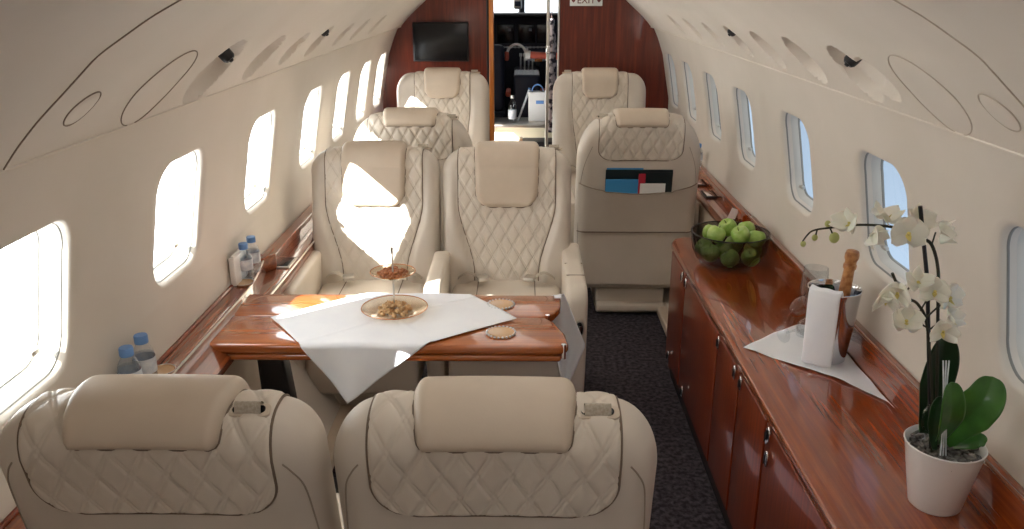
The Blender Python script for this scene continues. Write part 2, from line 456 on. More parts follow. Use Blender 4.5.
# exit sign
def text_mesh(s, size, name, m, parent, loc, rot, ext=.0008):
    cu = bpy.data.curves.new(name, 'FONT'); cu.body = s; cu.size = size; cu.extrude = ext; cu.align_x = 'CENTER'; cu.align_y = 'CENTER'
    ob = bpy.data.objects.new(name, cu); COL.objects.link(ob)
    dg = bpy.context.evaluated_depsgraph_get(); me = bpy.data.meshes.new_from_object(ob.evaluated_get(dg))
    bpy.data.objects.remove(ob); me.materials.clear(); me.materials.append(m)
    o = bpy.data.objects.new(name, me); o.location = loc; o.rotation_euler = rot
    return link(o, parent)
root = empty('exit_sign', (.418, YB-.012, 1.562)); tag(root, 'small white EXIT sign on the wooden bulkhead right of the doorway', 'sign')
bm = nb(); rbox(bm, (0, 0, 0), (.225, .012, .072), .003); fin(bm, 'sign_plate', M['paper'], root)
text_mesh('EXIT', .062, 'lettering', mat('exit_red', srgb(120, 60, 62), .5), root, (0, -.0075, 0), (PI/2, 0, 0))
mk_ = mat('mark_red', srgb(120, 60, 62), .5)
for s in (-1, 1):
    bm = nb(); prism(bm, [(s*.088, .014), (s*.102, 0), (s*.088, -.014), (s*.074, 0)], .002, 'y', -.009)
    fin(bm, 'diamond_mark', mk_, root)

# ------------------------------------------------------------------ galley + cockpit seen through the doorway
bm = nb()
grid(bm, [[(-.62, 6.1, z) for z in (0, 1.9)], [(-.62, 6.6, z) for z in (0, 1.9)]])
grid(bm, [[(-.62, 6.6, z) for z in (.85, 1.9)], [(-.62, 7.05, z) for z in (.85, 1.9)]])
grid(bm, [[(-.62, 7.05, z) for z in (0, 1.9)], [(-.75, 9.4, z) for z in (0, 1.9)]])
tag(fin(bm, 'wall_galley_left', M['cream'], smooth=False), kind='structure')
bm = nb()
grid(bm, [[(.62, 6.1, z) for z in (0, 1.9)], [(.62, 8.2, z) for z in (0, 1.9)], [(.75, 9.4, z) for z in (0, 1.9)]])
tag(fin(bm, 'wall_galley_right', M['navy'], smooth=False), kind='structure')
bm = nb(); grid(bm, [[(-.8, 6.1, 1.84), (.8, 6.1, 1.84)], [(-.8, 8.9, 1.84), (.8, 8.9, 1.84)]])
tag(fin(bm, 'ceiling_galley', M['ceil'], smooth=False), kind='structure')
# cockpit front: instrument panel, glare shield, windscreen posts
root = empty('instrument_panel', (0, 9.1, 0)); tag(root, 'dark cockpit instrument panel under the windscreen', 'instrument panel')
bm = nb(); rbox(bm, (0, .05, .68), (1.5, .12, 1.36), .02); fin(bm, 'panel_body', M['navy'], root)
bm = nb(); rbox(bm, (0, -.10, 1.36), (1.5, .34, .045), .02); fin(bm, 'glare_shield', M['dark'], root)
for i, x in enumerate((-.42, -.2, 0.02, .22, .44)):
    bm = nb(); rbox(bm, (x, -.02, 1.17), (.18, .02, .19), .006); fin(bm, 'display', M['black'], root)
    bm = nb(); rbox(bm, (x+.04, -.032, 1.21), (.03, .004, .03), .001); fin(bm, 'display_key', M['label'], root)
bm = nb()
rbox(bm, (0, -.012, 1.03), (.66, .01, .012), .002)
for i in range(16): rbox(bm, (-.30+.04*i, -.02, 1.03), (.02, .015, .02), .003)
fin(bm, 'switch_row', M['label'], root)
bm = nb(); tube(bm, [(-.035, 9.3, 1.3), (-.035, 9.2, 1.9)], .035, 8); rbox(bm, (0, 9.25, 1.75), (1.6, .08, .12), .02)
tag(fin(bm, 'trim_5', M['dark']), kind='structure')
root = empty('magnetic_compass', (-.075, 9.12, 1.47)); tag(root, 'small grey standby compass hanging on the windscreen centre post', 'compass')
bm = nb(); rbox(bm, (0, 0, 0), (.09, .07, .11), .02); fin(bm, 'housing', M['brushed'], root)
bm = nb(); rbox(bm, (0, -.036, .0), (.06, .008, .05), .004); fin(bm, 'dial', M['navy'], root)
root = empty('centre_pedestal', (.02, 8.55, 0)); tag(root, 'dark cockpit centre pedestal with throttle levers', 'pedestal')
bm = nb(); rbox(bm, (0, 0, .42), (.26, .9, .84), .03); fin(bm, 'body', M['navy'], root)
for k in range(4):
    bm = nb(); tube(bm, [(-.06+.04*k, .1, .83), (-.06+.04*k, .04, .98)], .008, 8); rbox(bm, (-.06+.04*k, .035, .99), (.03, .03, .035), .008)
    fin(bm, 'lever', M['paper'] if k % 2 else M['label'], root)
bm = nb()
rr = random.Random(3)
for i in range(8):
    for j in range(9): rbox(bm, (-.10+.028*i, -.40+.045*j, .845), (.012, .018, .014), .003)
rbox(bm, (0, -.2, .842), (.24, .42, .006), .002); fin(bm, 'switch_panel', M['label'], root)
def pilot_seat(x, label, m):
    root = empty('pilot_seat', (x, 8.25, 0)); tag(root, label, 'seat')
    bm = nb(); rbox(bm, (0, 0, .45), (.44, .44, .12), .05); fin(bm, 'seat', M['navy'], root)
    bm = nb(); rbox(bm, (0, -.24, .82), (.42, .10, .62), .05, rot=(-.1, 0, 0)); fin(bm, 'backrest', M['navy'], root)
    bm = nb(); rbox(bm, (0, -.30, 1.19), (.22, .08, .12), .035); fin(bm, 'headrest', m, root)
    bm = nb(); rbox(bm, (0, 0, .2), (.2, .3, .4), .02); fin(bm, 'base', M['dark'], root)
    for s in (-1, 1):
        bm = nb(); rbox(bm, (s*.24, 0, .66), (.05, .34, .05), .02); fin(bm, 'armrest', m, root)
pilot_seat(-.40, 'navy pilot seat on the left of the cockpit', M['red'])
pilot_seat(.42, 'navy pilot seat on the right of the cockpit with a reddish armrest', M['red'])
root = empty('headset', (-.08, 8.2, 1.02)); tag(root, 'pilot headset with white and red pads hanging in the cockpit', 'headset')
bm = nb(); tube(bm, [(.09*math.cos(a), 0, .10*math.sin(a)) for a in np.linspace(0, PI, 14)], .012, 8); fin(bm, 'headband', M['paper'], root)
for s in (-1, 1):
    bm = nb(); rbox(bm, (s*.095, 0, -.01), (.045, .07, .085), .018); fin(bm, 'ear_cup', M['red'] if s < 0 else M['paper'], root)
root = empty('control_yoke', (.14, 8.7, .98)); tag(root, 'pale and yellow control yoke in the cockpit', 'control yoke')
bm = nb(); tube(bm, smooth_path([(-.12, 0, .08), (-.11, -.01, -.02), (0, -.02, -.05), (.11, -.01, -.02), (.12, 0, .08)]), .016, 8); fin(bm, 'grip', M['label'], root)
bm = nb(); tube(bm, [(0, 0, -.05), (0, .3, -.12)], .02, 8); fin(bm, 'column', M['brushed'], root)
bm = nb(); rbox(bm, (0, -.03, -.05), (.08, .02, .03), .006); fin(bm, 'badge', M['wood_gold'], root)
root = empty('grab_bar', (.2, 7.85, 1.04)); tag(root, 'reddish bar across the right side of the cockpit', 'bar')
bm = nb(); tube(bm, [(-.16, 0, .01), (.415, 0, -.02)], .032, 10); fin(bm, 'bar', M['red'], root)
bm = nb(); tube(bm, [(-.19, 0, .012), (-.15, 0, .01)], .038, 10); fin(bm, 'end_cap', M['paper'], root)
# raised step / bench at the cockpit entrance
root = empty('entry_bench', (0, 7.5, 0)); tag(root, 'sunlit cream bench with pale top at the cockpit entrance', 'bench')
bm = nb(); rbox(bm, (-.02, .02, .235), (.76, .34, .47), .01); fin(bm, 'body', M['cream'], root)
bm = nb(); rbox(bm, (-.02, .0, .485), (.80, .42, .03), .01); fin(bm, 'top', M['brushed'], root)
root = empty('storage_case', (.10, 7.1, 0)); tag(root, 'dark case with a wooden end beside the cream bench', 'case')
bm = nb(); rbox(bm, (.03, 0, .20), (.30, .24, .40), .015); fin(bm, 'body', M['dark'], root)
bm = nb(); rbox(bm, (-.135, 0, .20), (.035, .25, .41), .01); fin(bm, 'end_panel', M['wood_gold'], root)
root = empty('paper_bag', (.115, 7.52, .5)); tag(root, 'white carrier bag with handles standing at the cockpit entrance', 'bag')
bm = nb(); rbox(bm, (0, 0, .13), (.165, .10, .26), .008); fin(bm, 'bag_body', M['paper'], root)
for s in (-1, 1):
    bm = nb(); tube(bm, [(.05*math.cos(a), s*.03, .26+.06*math.sin(a)) for a in np.linspace(0, PI, 12)], .004, 6); fin(bm, 'handle', M['blue'], root)
bm = nb(); rbox(bm, (0.02, -.052, .17), (.07, .003, .03), .001); fin(bm, 'print', M['blue'], root)
root = empty('water_bottle', (-.11, 7.42, .5)); tag(root, 'clear water bottle standing on the bench seen through the doorway', 'bottle')
b_ = nb(); lathe(b_, [(0, 0), (.034, 0), (.036, .005), (.036, .14), (.030, .17), (.014, .205), (.013, .215)], 24); fin(b_, 'bottle_body', M['petgl'], root)
b_ = nb(); lathe(b_, [(.0365, .03), (.0368, .032), (.0368, .11), (.0365, .112)], 24); fin(b_, 'bottle_label', M['label'], root)
b_ = nb(); lathe(b_, [(.016, .21), (.016, .235), (0, .237)], 16); fin(b_, 'cap', M['paper'], root)
root = empty('walking_stick', (-.03, 7.5, .5)); tag(root, 'pale rod leaning beside the white bag in the doorway', 'rod')
bm = nb(); tube(bm, [(-.03, 0, 0), (.07, .05, .27)], .010, 8); fin(bm, 'rod', M['label'], root)
bm = nb(); tube(bm, [(.07, .05, .27), (.075, .052, .285)], .014, 8); fin(bm, 'tip', M['blue'], root)
root = empty('hanging_coat', (.198, 6.55, .0)); tag(root, 'black and white patterned coat hanging right of the doorway', 'coat')
P = []
for i in range(20):
    z = 1.42-i*.045; w = .018+.016*min(1, i/5)
    P.append([Vector((w*math.cos(a)*(1+.18*math.sin(5*a+i*.4)), .05*math.sin(a), z)) for a in np.linspace(0, 2*PI, 25)[:-1]])
bm = nb(); grid(bm, P, closed_u=True, cap=True); fin(bm, 'cloth', M['coat'], root)
bm = nb(); tube(bm, [(0, 0, 1.42), (0, 0, 1.47), (.02, 0, 1.5)], .004, 6); fin(bm, 'hook', M['chrome'], root)

# ------------------------------------------------------------------ seats
class Back:
    """padded seat back; occupant looks towards -Y, local origin on the floor"""
    def __init__(s, w, H0, rx, rz, T=.14, z0=.40, zback=.20, lean=.13, ytop=.30, phw=.205, hrw=.272, hrf=.205):
        s.phw, s.hrw, s.hrf = phw, hrw, hrf
        s.w, s.H0, s.rx, s.rz, s.T, s.z0, s.zb, s.lean, s.yt = w/2, H0, rx, rz, T, z0, zback, lean, ytop
    def H(s, x):
        d = max(0, abs(x)-(s.w-s.rx))/s.rx; d = min(d, 1)
        return s.H0-s.rz*(1-math.sqrt(max(0, 1-d*d)))-.012*(x/s.w)**2
    def t(s, x):
        re = .055; d = max(0, abs(x)-(s.w-re))/re; d = min(d, 1)
        return s.T/2-re+re*math.sqrt(max(0, 1-d*d))+.0001
    def yc(s, z): return s.yt-s.lean*(s.H0-z)/(s.H0-.42)
    def hw(s, z):   # half-width of the quilted centre on the front
        t = min(1, max(0, (z-.50)/(s.H0-.2-.50))); t = t*t*(3-2*t)
        return .135+(s.phw-.135)*t
    def P(s, x, a, full=True):
        H, t = s.H(x), s.t(x); zt = H-t
        if a <= 1:
            z = s.z0+(zt-s.z0)*a; y = s.yc(z)-t
            ex = abs(x)-s.hw(z)
            if full:
                e = min(1, max(0, ex/.03)); bol = .028*e*e*(3-2*e)*min(1, max(0, (s.H0-.1-z)/.2))
                y -= bol*min(1, (s.w-abs(x))/.02)
            return Vector((x, y, z))
        if a <= 2:
            ph = PI*(a-1); c_ = math.cos(ph); return Vector((x, s.yc(zt)-t*math.copysign(abs(c_)**.8, c_), zt+t*abs(math.sin(ph))**.8))
        z = zt+(s.zb-zt)*(a-2)
        y = s.yc(z)+t if z > .45 else s.yc(.45)+t
        return Vector((x, y, z))
    def C(s, a):      # unit normal in YZ for the centre
        p, q = s.P(0, max(0, a-.01), False), s.P(0, min(3, a+.01), False)
        d = q-p; d.normalize(); return Vector((0, -d.z, d.y))
    def body(s):
        N = 48; rows = []
        A = [k/22 for k in range(22)]+[1+k/14 for k in range(14)]+[2+k/22 for k in range(23)]
        for i in range(N+1):
            u = -1+2*i/N; x = s.w*math.sin(u*PI/2)
            rows.append([s.P(x, a) for a in A])
        bm = nb(); grid(bm, rows, closed_u=True, cap=True)
        return bm
    # arc-length tables of the centre line
    def arc(s):
        if hasattr(s, '_a'): return
        A = np.linspace(0, 3, 601); L = [0]
        for i in range(1, 601): L.append(L[-1]+(s.P(0, A[i], False)-s.P(0, A[i-1], False)).length)
        s._a, s._l = A, np.array(L)
        s.ltop = float(np.interp(1.5, A, s._l))
    def a_at(s, l): s.arc(); return float(np.interp(l, s._l, s._a))

def quilt_panel(B, back_len=.225, res=.0024):
    B.arc()
    l0, l1 = .03, B.ltop+back_len
    nl = int((l1-l0)/res); nu = int(.41/res); W_ = B.phw
    rb = .075
    rows = []; pw, ph = .058, .098
    for i in range(nl+1):
        l = l0+(l1-l0)*i/nl; a = B.a_at(l); n = B.C(a)
        z = B.P(0, a, False).z
        hw = W_ if a > 1 else min(W_, B.hw(z))
        d = l-(l1-rb)
        if d > 0: hw = W_-rb+math.sqrt(max(0, rb*rb-d*d))
        row = []
        for j in range(nu+1):
            x = hw*(-1+2*j/nu)
            p = B.P(x, a, False)
            q1 = (x/pw+(l-B.ltop)/ph); q2 = (x/pw-(l-B.ltop)/ph)
            k = pw*ph/math.hypot(pw, ph)
            def g(q):
                dd = abs(q-round(q))*k      # metres to the stitch centre
                return -.0024*math.exp(-((dd-.0034)/.0017)**2), min(1, dd/.018)
            g1, e1 = g(q1); g2, e2 = g(q2)
            h = .0030*min(e1, e2)**.8+g1+g2
            eb = min((hw-abs(x)), (l1-l) if a > 1.5 else 1, (l-l0))
            f = min(1, max(0, eb/.006))
            row.append(p+n*(.0010+(.0035+max(h, -.0035))*f**.6))
        rows.append(row)
    bm = nb(); grid(bm, rows)
    # piping around the panel
    ed = [rows[i][0] for i in range(0, nl+1, 4)]+[rows[nl][j] for j in range(0, nu+1, 6)]+[rows[i][nu] for i in range(nl, -1, -4)]
    bp = nb(); tube(bp, [p for p in ed], .0026, 6)
    return bm, bp

def headrest(B, back=.022, th=.024):
    w, front = B.hrw, B.hrf
    B.arc()
    l0, l1 = B.ltop-front-B.T*.55, B.ltop+back+B.T*.55
    nl, nu = 60, 40
    rows = []
    for i in range(nl+1):
        t = i/nl; l = l0+(l1-l0)*t; a = B.a_at(l); n = B.C(a)
        rc = .065; df = rc-(l-l0)
        hw0 = w/2*(1.0-.10*max(0, (l-B.ltop)/(l1-B.ltop)) if l > B.ltop else 1-.05*max(0, (B.ltop-l)/(B.ltop-l0)))
        hw = hw0-rc+math.sqrt(max(0, rc*rc-df*df)) if df > 0 else hw0
        rb2 = .018; db = rb2-(l1-l)
        if db > 0: hw = hw-rb2+math.sqrt(max(0, rb2*rb2-db*db))
        row = []
        for j in range(nu+1):
            u = math.sin((-1+2*j/nu)*PI/2); x = hw*u
            ex = hw*(1-abs(u)); ee = min(ex, l-l0, l1-l); re = .020
            k = min(1, ee/re); hgt = th*math.sqrt(max(0, 1-(1-k)**2))
            row.append(B.P(x, a, False)+n*(.004+hgt))
        rows.append(row)
    bm = nb(); grid(bm, rows)
    ed = [rows[i][0] for i in range(nl+1)]+[rows[nl][j] for j in range(nu+1)]+[rows[i][nu] for i in range(nl, -1, -1)]+[rows[0][j] for j in range(nu, -1, -1)]
    bp = nb(); tube(bp, [p+Vector((0, 0, 0)) for p in ed], .0028, 6)
    return bm, bp

def side_seam(B, sx, fwd=True):
    cp = [(.222, 2.0), (.234, 2.015), (.248, 2.05), (B.w-.020, 2.12), (B.w-.015, 2.25), (B.w-.014, 2.5), (B.w-.014, 2.9)] if B.w < .29 else [(.235, 2.05), (B.w-.035, 2.12), (B.w-.018, 2.25), (B.w-.014, 2.5), (B.w-.014, 2.9)]
    return smooth_path([B.P(sx*x, a)+Vector((0, .0005, 0)) for x, a in cp], 6)

BD = Back(.548, 1.015, .085, .085, T=.135, zback=.18)
BS = Back(.61, 1.075, .15, .22, T=.14, zback=.19, lean=.10)
BF = Back(.59, 1.085, .085, .11, T=.14, zback=.19, lean=.10, phw=.175, hrw=.235, hrf=.125)
CACHE = {}
def seat_meshes(B, key):
    if key in CACHE: return CACHE[key]
    c = {}
    c['seat_back'] = fin(B.body(), 'seat_back', M['shell'], ang=60)
    q, p = quilt_panel(B, back_len=.235 if key == 'D' else .265)
    c['quilted_panel'] = fin(q, 'quilted_panel', M['leather'], ang=180); c['piping'] = fin(p, 'piping', M['piping'])
    h, hp = headrest(B)
    c['headrest'] = fin(h, 'headrest', M['headrest'], ang=60); c['headrest_piping'] = fin(hp, 'headrest_seam', M['piping'])
    for sx, kk in ((-1, 'side_seam'), (1, 'side_seam_b')):
        bm = nb(); tube(bm, side_seam(B, sx, True), .0016, 5); c[kk] = fin(bm, 'side_seam', M['seam'])
    # seat cushion: crowned, with a waterfall front
    w = B.w-.045; rows = []
    for i in range(25):
        t = i/24; y = -.32+.52*t
        row = []
        for j in range(25):
            u = -1+2*j/24; x = w*math.sin(u*PI/2)
            z = .455+.018*(1-u*u)-.05*max(0, 1-t/.14)**2+.01*t
            edge = min(1, (w-abs(x))/.03); z -= .03*(1-math.sqrt(max(0, 1-(1-edge)**2)))
            row.append(Vector((x, y-(.0 if t > 0 else .004), z)))
        rows.append(row)
    front = [Vector((p.x, -.322, .33)) for p in rows[0]]
    bm = nb(); grid(bm, [front]+rows)
    for sx, j in ((-1, 0), (1, 24)):
        grid(bm, [[r[j] for r in [front]+rows], [Vector((r[j].x, r[j].y, .33)) for r in [front]+rows]])
    c['seat_cushion'] = fin(bm, 'seat_cushion', M['leather'], ang=50)
    bm = nb()
    for x in (-w*.52, w*.52): tube(bm, [Vector((x, y, .4755-.018*(x/w)**2-.05*max(0, 1-((y+.32)/.52)/.14)**2+.01*(y+.32)/.52)) for y in np.linspace(-.31, .18, 20)], .002, 5)
    c['cushion_seam'] = fin(bm, 'cushion_seam', M['piping'])
    bm = nb(); rbox(bm, (0, -.04, .235), (2*w-.02, .50, .19), .02); rbox(bm, (0, 0, .07), (2*w-.16, .42, .14), .015)
    c['seat_base'] = fin(bm, 'seat_base', M['shell'])
    for o in c.values(): COL.objects.unlink(o)
    CACHE[key] = c
    return c
def belt_slot(B, x, root):
    a = 1.62; p = B.P(x, a, False); n = B.C(a)
    mt = n.to_track_quat('Z', 'Y').to_matrix().to_4x4(); mt.translation = p
    b = nb(); prism(b, rrect(.036, .014, .010, 6), .006, 'z', -.001, .0015); bmesh.ops.transform(b, matrix=mt, verts=b.verts)
    plate = fin(b, 'belt_slot', M['headrest'], root)
    b = nb(); prism(b, rrect(.027, .008, .0075, 6), .0025, 'z', .004); bmesh.ops.transform(b, matrix=mt, verts=b.verts)
    fin(b, 'slot_opening', M['black'], plate)
    b = nb(); P = []
    for i in range(10):
        t = i/9; P.append([Vector((xx, -.010+.026*t, .006+.014*math.sin(PI*min(1, t*1.1)))) for xx in (-.0215, -.01, .01, .0215)])
    grid(b, P); P2 = [[v-Vector((0, 0, .0025)) for v in r] for r in P]; grid(b, P2)
    bmesh.ops.transform(b, matrix=mt, verts=b.verts)
    s = fin(b, 'shoulder_strap', M['belt'], plate)
def arm_slab(bm, x, w, yf, yb, zt, zb=.02, r=.03, tip=.07):
    """upright armrest slab: rounded nose at the top front, front face falling back towards the floor"""
    pts = []
    for k in range(9):
        a = PI-(PI/2)*k/8; pts.append((yf+tip+tip*math.cos(a), zt-tip+tip*math.sin(a)))
    pts.append((yb, zt+.01)); pts.append((yb, zb)); pts.append((yf+.10, zb)); pts.append((yf+.03, (zt+zb)/2-.06)); pts.append((yf+.004, zt-tip-.08))
    b = bmesh.new()
    prism(b, pts, w, 'x', x-w/2, r*.6)
    merge(bm, b)
def lap_belt(root, x, y, z, s=1):
    b = nb(); P = []
    for i in range(12):
        t = i/11; P.append([Vector((x+s*(.02+.10*t)+dx*0, y-.02-.03*t+dx, z+.03*math.sin(PI*t)-.0*t)) for dx in (-.02, .02)])
    grid(b, P); o = fin(b, 'lap_belt', M['belt'], root)
    b = nb(); rbox(b, (x+s*.125, y-.05, z+.012), (.045, .05, .018), .004, rot=(0, 0, .3*s)); fin(b, 'buckle', M['brushed'], o)
def make_seat(key, label, loc, rz, slot_x=None, arms=(), scale=1, pocket=False, group=None, belts=True):
    B = {'D': BD, 'S': BS, 'F': BF}[key]
    c = seat_meshes(B, key)
    root = empty('cabin_seat', loc, rz); root.scale = (scale,)*3 if scale != 1.018 else (.983, 1, 1.018)
    tag(root, label, 'seat', group)
    mp = {}
    for k in ('seat_back', 'quilted_panel', 'headrest', 'seat_cushion', 'seat_base', 'side_seam', 'side_seam_b'):
        o = c[k].copy(); COL.objects.link(o); o.parent = root; mp[k] = o
    for k, p in (('piping', 'quilted_panel'), ('headrest_piping', 'headrest'), ('cushion_seam', 'seat_cushion')):
        o = c[k].copy(); COL.objects.link(o); o.parent = mp[p]
    if slot_x is not None: belt_slot(B, slot_x, root)
    for (x, w, yf, yb, zt, style) in arms:
        bm = nb(); arm_slab(bm, x, w, yf, yb, zt, zb=.03 if style else .12)
        o = fin(bm, 'armrest', M['leather'], root, ang=40)
        if style:
            bm = nb()
            for yy in (yf+.16, yf+.30): tube(bm, [(x-w/2+.004, yy, zt+.002), (x+w/2-.004, yy, zt+.002)], .002, 5)
            fin(bm, 'armrest_seam', M['piping'], o)
            mt = Euler((PI/2, 0, 0)).to_matrix().to_4x4(); mt.translation = (x+.008, yf+.0, zt-.155)
            b = nb(); prism(b, [(.019*math.cos(k*PI/12), .036*math.sin(k*PI/12)) for k in range(24)], .012, 'z', -.004, .002); bmesh.ops.transform(b, matrix=mt, verts=b.verts)
            h = fin(b, 'handle_bezel', M['brushed'], root)
            b = nb(); prism(b, [(.014*math.cos(k*PI/12), .030*math.sin(k*PI/12)) for k in range(24)], .010, 'z', -.0, .001); bmesh.ops.transform(b, matrix=mt, verts=b.verts)
            fin(b, 'handle_recess', M['black'], h)
            b = nb(); tube(b, [(x+.008, yf-.014, zt-.175), (x+.010, yf-.018, zt-.135)], .005, 8); fin(b, 'recline_handle', M['chrome'], h)
    if belts:
        lap_belt(root, -B.w+.05, .10, .50, 1)
        lap_belt(root, B.w-.05, .10, .50, -1)
    return root, B

# facing pair behind the table
make_seat('D', 'cream quilted seat behind the table, window side, partly in bright sun', (-.645, 3.21, 0), 0, .20,
          [(-.250, .055, -.36, .13, .60, 0), (.288, .068, -.33, .13, .60, 0)])
make_seat('D', 'cream quilted seat behind the table, aisle side, fully in shade', (-.085, 3.21, 0), 0, .20,
          [(.272, .078, -.35, .22, .61, 1)])
# near pair seen from behind
make_seat('D', 'cream seat seen from behind at the bottom left of the photo', (-.620, 1.50, 0), PI, -.165, [(-.262, .05, -.30, .13, .58, 0)], belts=False, scale=1.018)
make_seat('D', 'cream seat seen from behind at the bottom centre, right one of the nearest pair', (-.063, 1.50, 0), PI, -.168, [(-.262, .05, -.30, .13, .58, 0)], belts=False, scale=1.018)
# single seats further forward
sR, B = make_seat('S', 'cream seat seen from behind with magazines in its back pocket', (.556, 4.35, 0), PI, .185, [(-.315, .05, -.30, .2, .60, 0), (.315, .05, -.30, .2, .60, 0)])
make_seat('S', 'cream seat seen from behind in the left row, just ahead of the table group', (-.565, 4.36, 0), PI, -.20, [(-.31, .05, -.30, .2, .60, 0)])
make_seat('F', 'cream seat facing aft in front of the bulkhead, below the black screen', (-.545, 5.27, 0), 0, .20, [(.31, .05, -.30, .2, .60, 0)], scale=1.035)
make_seat('F', 'cream seat facing aft in front of the bulkhead, below the EXIT sign', (.485, 5.27, 0), 0, -.20, [(-.31, .05, -.30, .2, .60, 0)], scale=1.035)

# back pocket of the right seat (seat local frame, rotated 180 degrees)
b = nb(); P = []
zt0 = .690
for i in range(17):
    t = i/16; row = []
    for j in range(41):
        u = -1+2*j/40; x = (B.w-.012)*u
        ztop = zt0+.045*u*u if abs(u) > .0 else zt0
        if abs(x) < .175: ztop = min(ztop, .695+.005*abs(u))
        z = ztop+(.46-ztop)*t
        y = B.P(x, 2, False).y*0+(B.yc(z)+B.t(x))+.004+.030*(1-u**4)*(1-t)**1.5
        row.append(Vector((x, y, z)))
    P.append(row)
grid(b, P); top = P[0]
fin(b, 'seat_pocket', M['shell'], sR)
b = nb(); tube(b, [p+Vector((0, .002, 0)) for p in top], .0028, 6); fin(b, 'pocket_hem', M['seam'], sR)
b = nb(); tube(b, [Vector((x, B.yc(.475)+B.t(x)+.006, .475)) for x in np.linspace(-B.w+.01, B.w-.01, 30)], .0032, 6); fin(b, 'shell_seam', M['piping'], sR)
b = nb(); rbox(b, (0, .10, .045), (.36, .30, .045), .012); fin(b, 'foot_pan', M['leather'], sR)
def mag(name, x0, x1, z0, z1, y, m, label, cat, rot=0):
    r = empty(name, (sR.location.x-(x0+x1)/2, sR.location.y-y, (z0+z1)/2+.028)); tag(r, label, cat)
    b = nb(); rbox(b, (0, 0, 0), (abs(x1-x0), .003, z1-z0), .0006, 1, rot=(.13, rot, 0)); fin(b, 'cover', m, r)
    return r
yb = B.yc(.75)+B.T/2
mag('magazine', -.165, .165, .665, .782, yb+.006, M['magdark'], 'wide dark magazine behind the brochures in the seat pocket', 'magazine')
mag('magazine', -.02, .160, .665, .790, yb+.002, M['magblue'], 'light blue magazine at the very back of the seat pocket', 'magazine')
r = mag('brochure', .00, .165, .655, .735, yb+.016, M['magblue'], 'blue brochure lying in front in the seat pocket', 'brochure')
mag('folder', -.165, -.01, .665, .770, yb+.010, M['magdark'], 'black folder with a green strip in the seat pocket', 'folder')
r = mag('card', -.13, -.005, .655, .715, yb+.019, M['paper'], 'white card at the front of the seat pocket', 'card')
mag('booklet', -.030, .004, .66, .765, yb+.0215, M['magred'], 'narrow red booklet between the blue and black ones in the seat pocket', 'booklet')

# ------------------------------------------------------------------ left side ledge
def ledge_strip(bm, sx, y0, y1, z, xin, th=.03, n=24):
    rows = []
    for i in range(n+1):
        y = y0+(y1-y0)*i/n; xi = xin(y)
        rows.append([Vector((sx*(XW(z)+.0), y, z)), Vector((sx*(xi+.006), y, z)), Vector((sx*(xi+.0015), y, z-.0025)), Vector((sx*xi, y, z-.008)), Vector((sx*xi, y, z-th)), Vector((sx*(xi+.012), y, z-th-.004)), Vector((sx*XW(z-th), y, z-th-.004))])
    grid(bm, rows, cap=True)
ZL = .70
root = empty('side_ledge', (0, 0, 0)); root.name = 'side_ledge'
tag(root, 'glossy wooden side ledge along the left wall beside the table', 'ledge')
def xin_up(y): return .948 if y < 2.6 else .948+.055*min(1, (y-2.6)/.4)**1.6
bm = nb(); rows = []
for i in range(61):
    y = Y0+(2.97-Y0)*i/60; xi = xin_up(y); k = 1 if y < 2.42 else max(.12, 1-(y-2.42)/.4)
    rows.append([Vector((-XW(ZL), y, ZL)), Vector((-(xi+.010), y, ZL)), Vector((-(xi+.003), y, ZL-.003)), Vector((-xi, y, ZL-.009)), Vector((-(xi-.020*k), y, ZL-.024)), Vector((-(xi-.055*k), y, ZL-.050)), Vector((-(xi-.073*k), y, ZL-.064)), Vector((-(xi-.073*k), y, ZL-.085)), Vector((-XW(ZL-.085), y, ZL-.085))])
grid(bm, rows, cap=True); fin(bm, 'ledge_top', M['wood_led'], root)
bm = nb(); tube(bm, [(-xin_up(y)+.001, y, ZL-.006) for y in np.linspace(Y0, 2.97, 60)], .0035, 6); fin(bm, 'edge_trim', M['brushed'], root)
bm = nb(); tube(bm, [(-(XW(ZL)-.004), y, ZL+.003) for y in np.linspace(Y0, 2.97, 10)], .006, 6); fin(bm, 'wall_trim', M['wood_z'], root)
root = empty('side_ledge', (0, 0, 0)); tag(root, 'lower wooden side ledge on the left, from the table forward', 'ledge')
bm = nb(); ledge_strip(bm, -1, 2.45, YB-.05, .645, lambda y: .90, .05, 12); fin(bm, 'ledge_top', M['wood_led'], root)
bm = nb(); prism(bm, [(-XW(.66), 2.9), (-.955, 2.985), (-.965, YB-.05), (-XW(.66), YB-.05)], .06, 'z', .645, .004); fin(bm, 'back_rail', M['wood_led'], root)
bm = nb(); tube(bm, [(-.902, 2.5, .640), (-.902, YB-.06, .640)], .004, 6); fin(bm, 'edge_trim', M['brushed'], root)
r2 = empty('ashtray', (-.943, 3.045, .647)); tag(r2, 'square metal-rimmed recess with dark lid in the left wooden ledge', 'ashtray')
bm = nb(); rbox(bm, (0, 0, .002), (.072, .125, .008), .003); fin(bm, 'rim', M['brushed'], r2)
bm = nb(); rbox(bm, (0, 0, .0065), (.054, .102, .003), .001); fin(bm, 'lid', M['black'], r2)
# lower side panels
for sx, nm in ((-1, 'baseboard_left'), (1, 'baseboard_right')):
    bm = nb(); grid(bm, [[(sx*.905, y, .05), (sx*.905, y, .60)] for y in (Y0, 6.0)]); rbox(bm, (sx*.80, 2.4, .03), (.2, 7.2, .05), .01)
    tag(fin(bm, nm, M['headrest'], smooth=False), kind='structure')

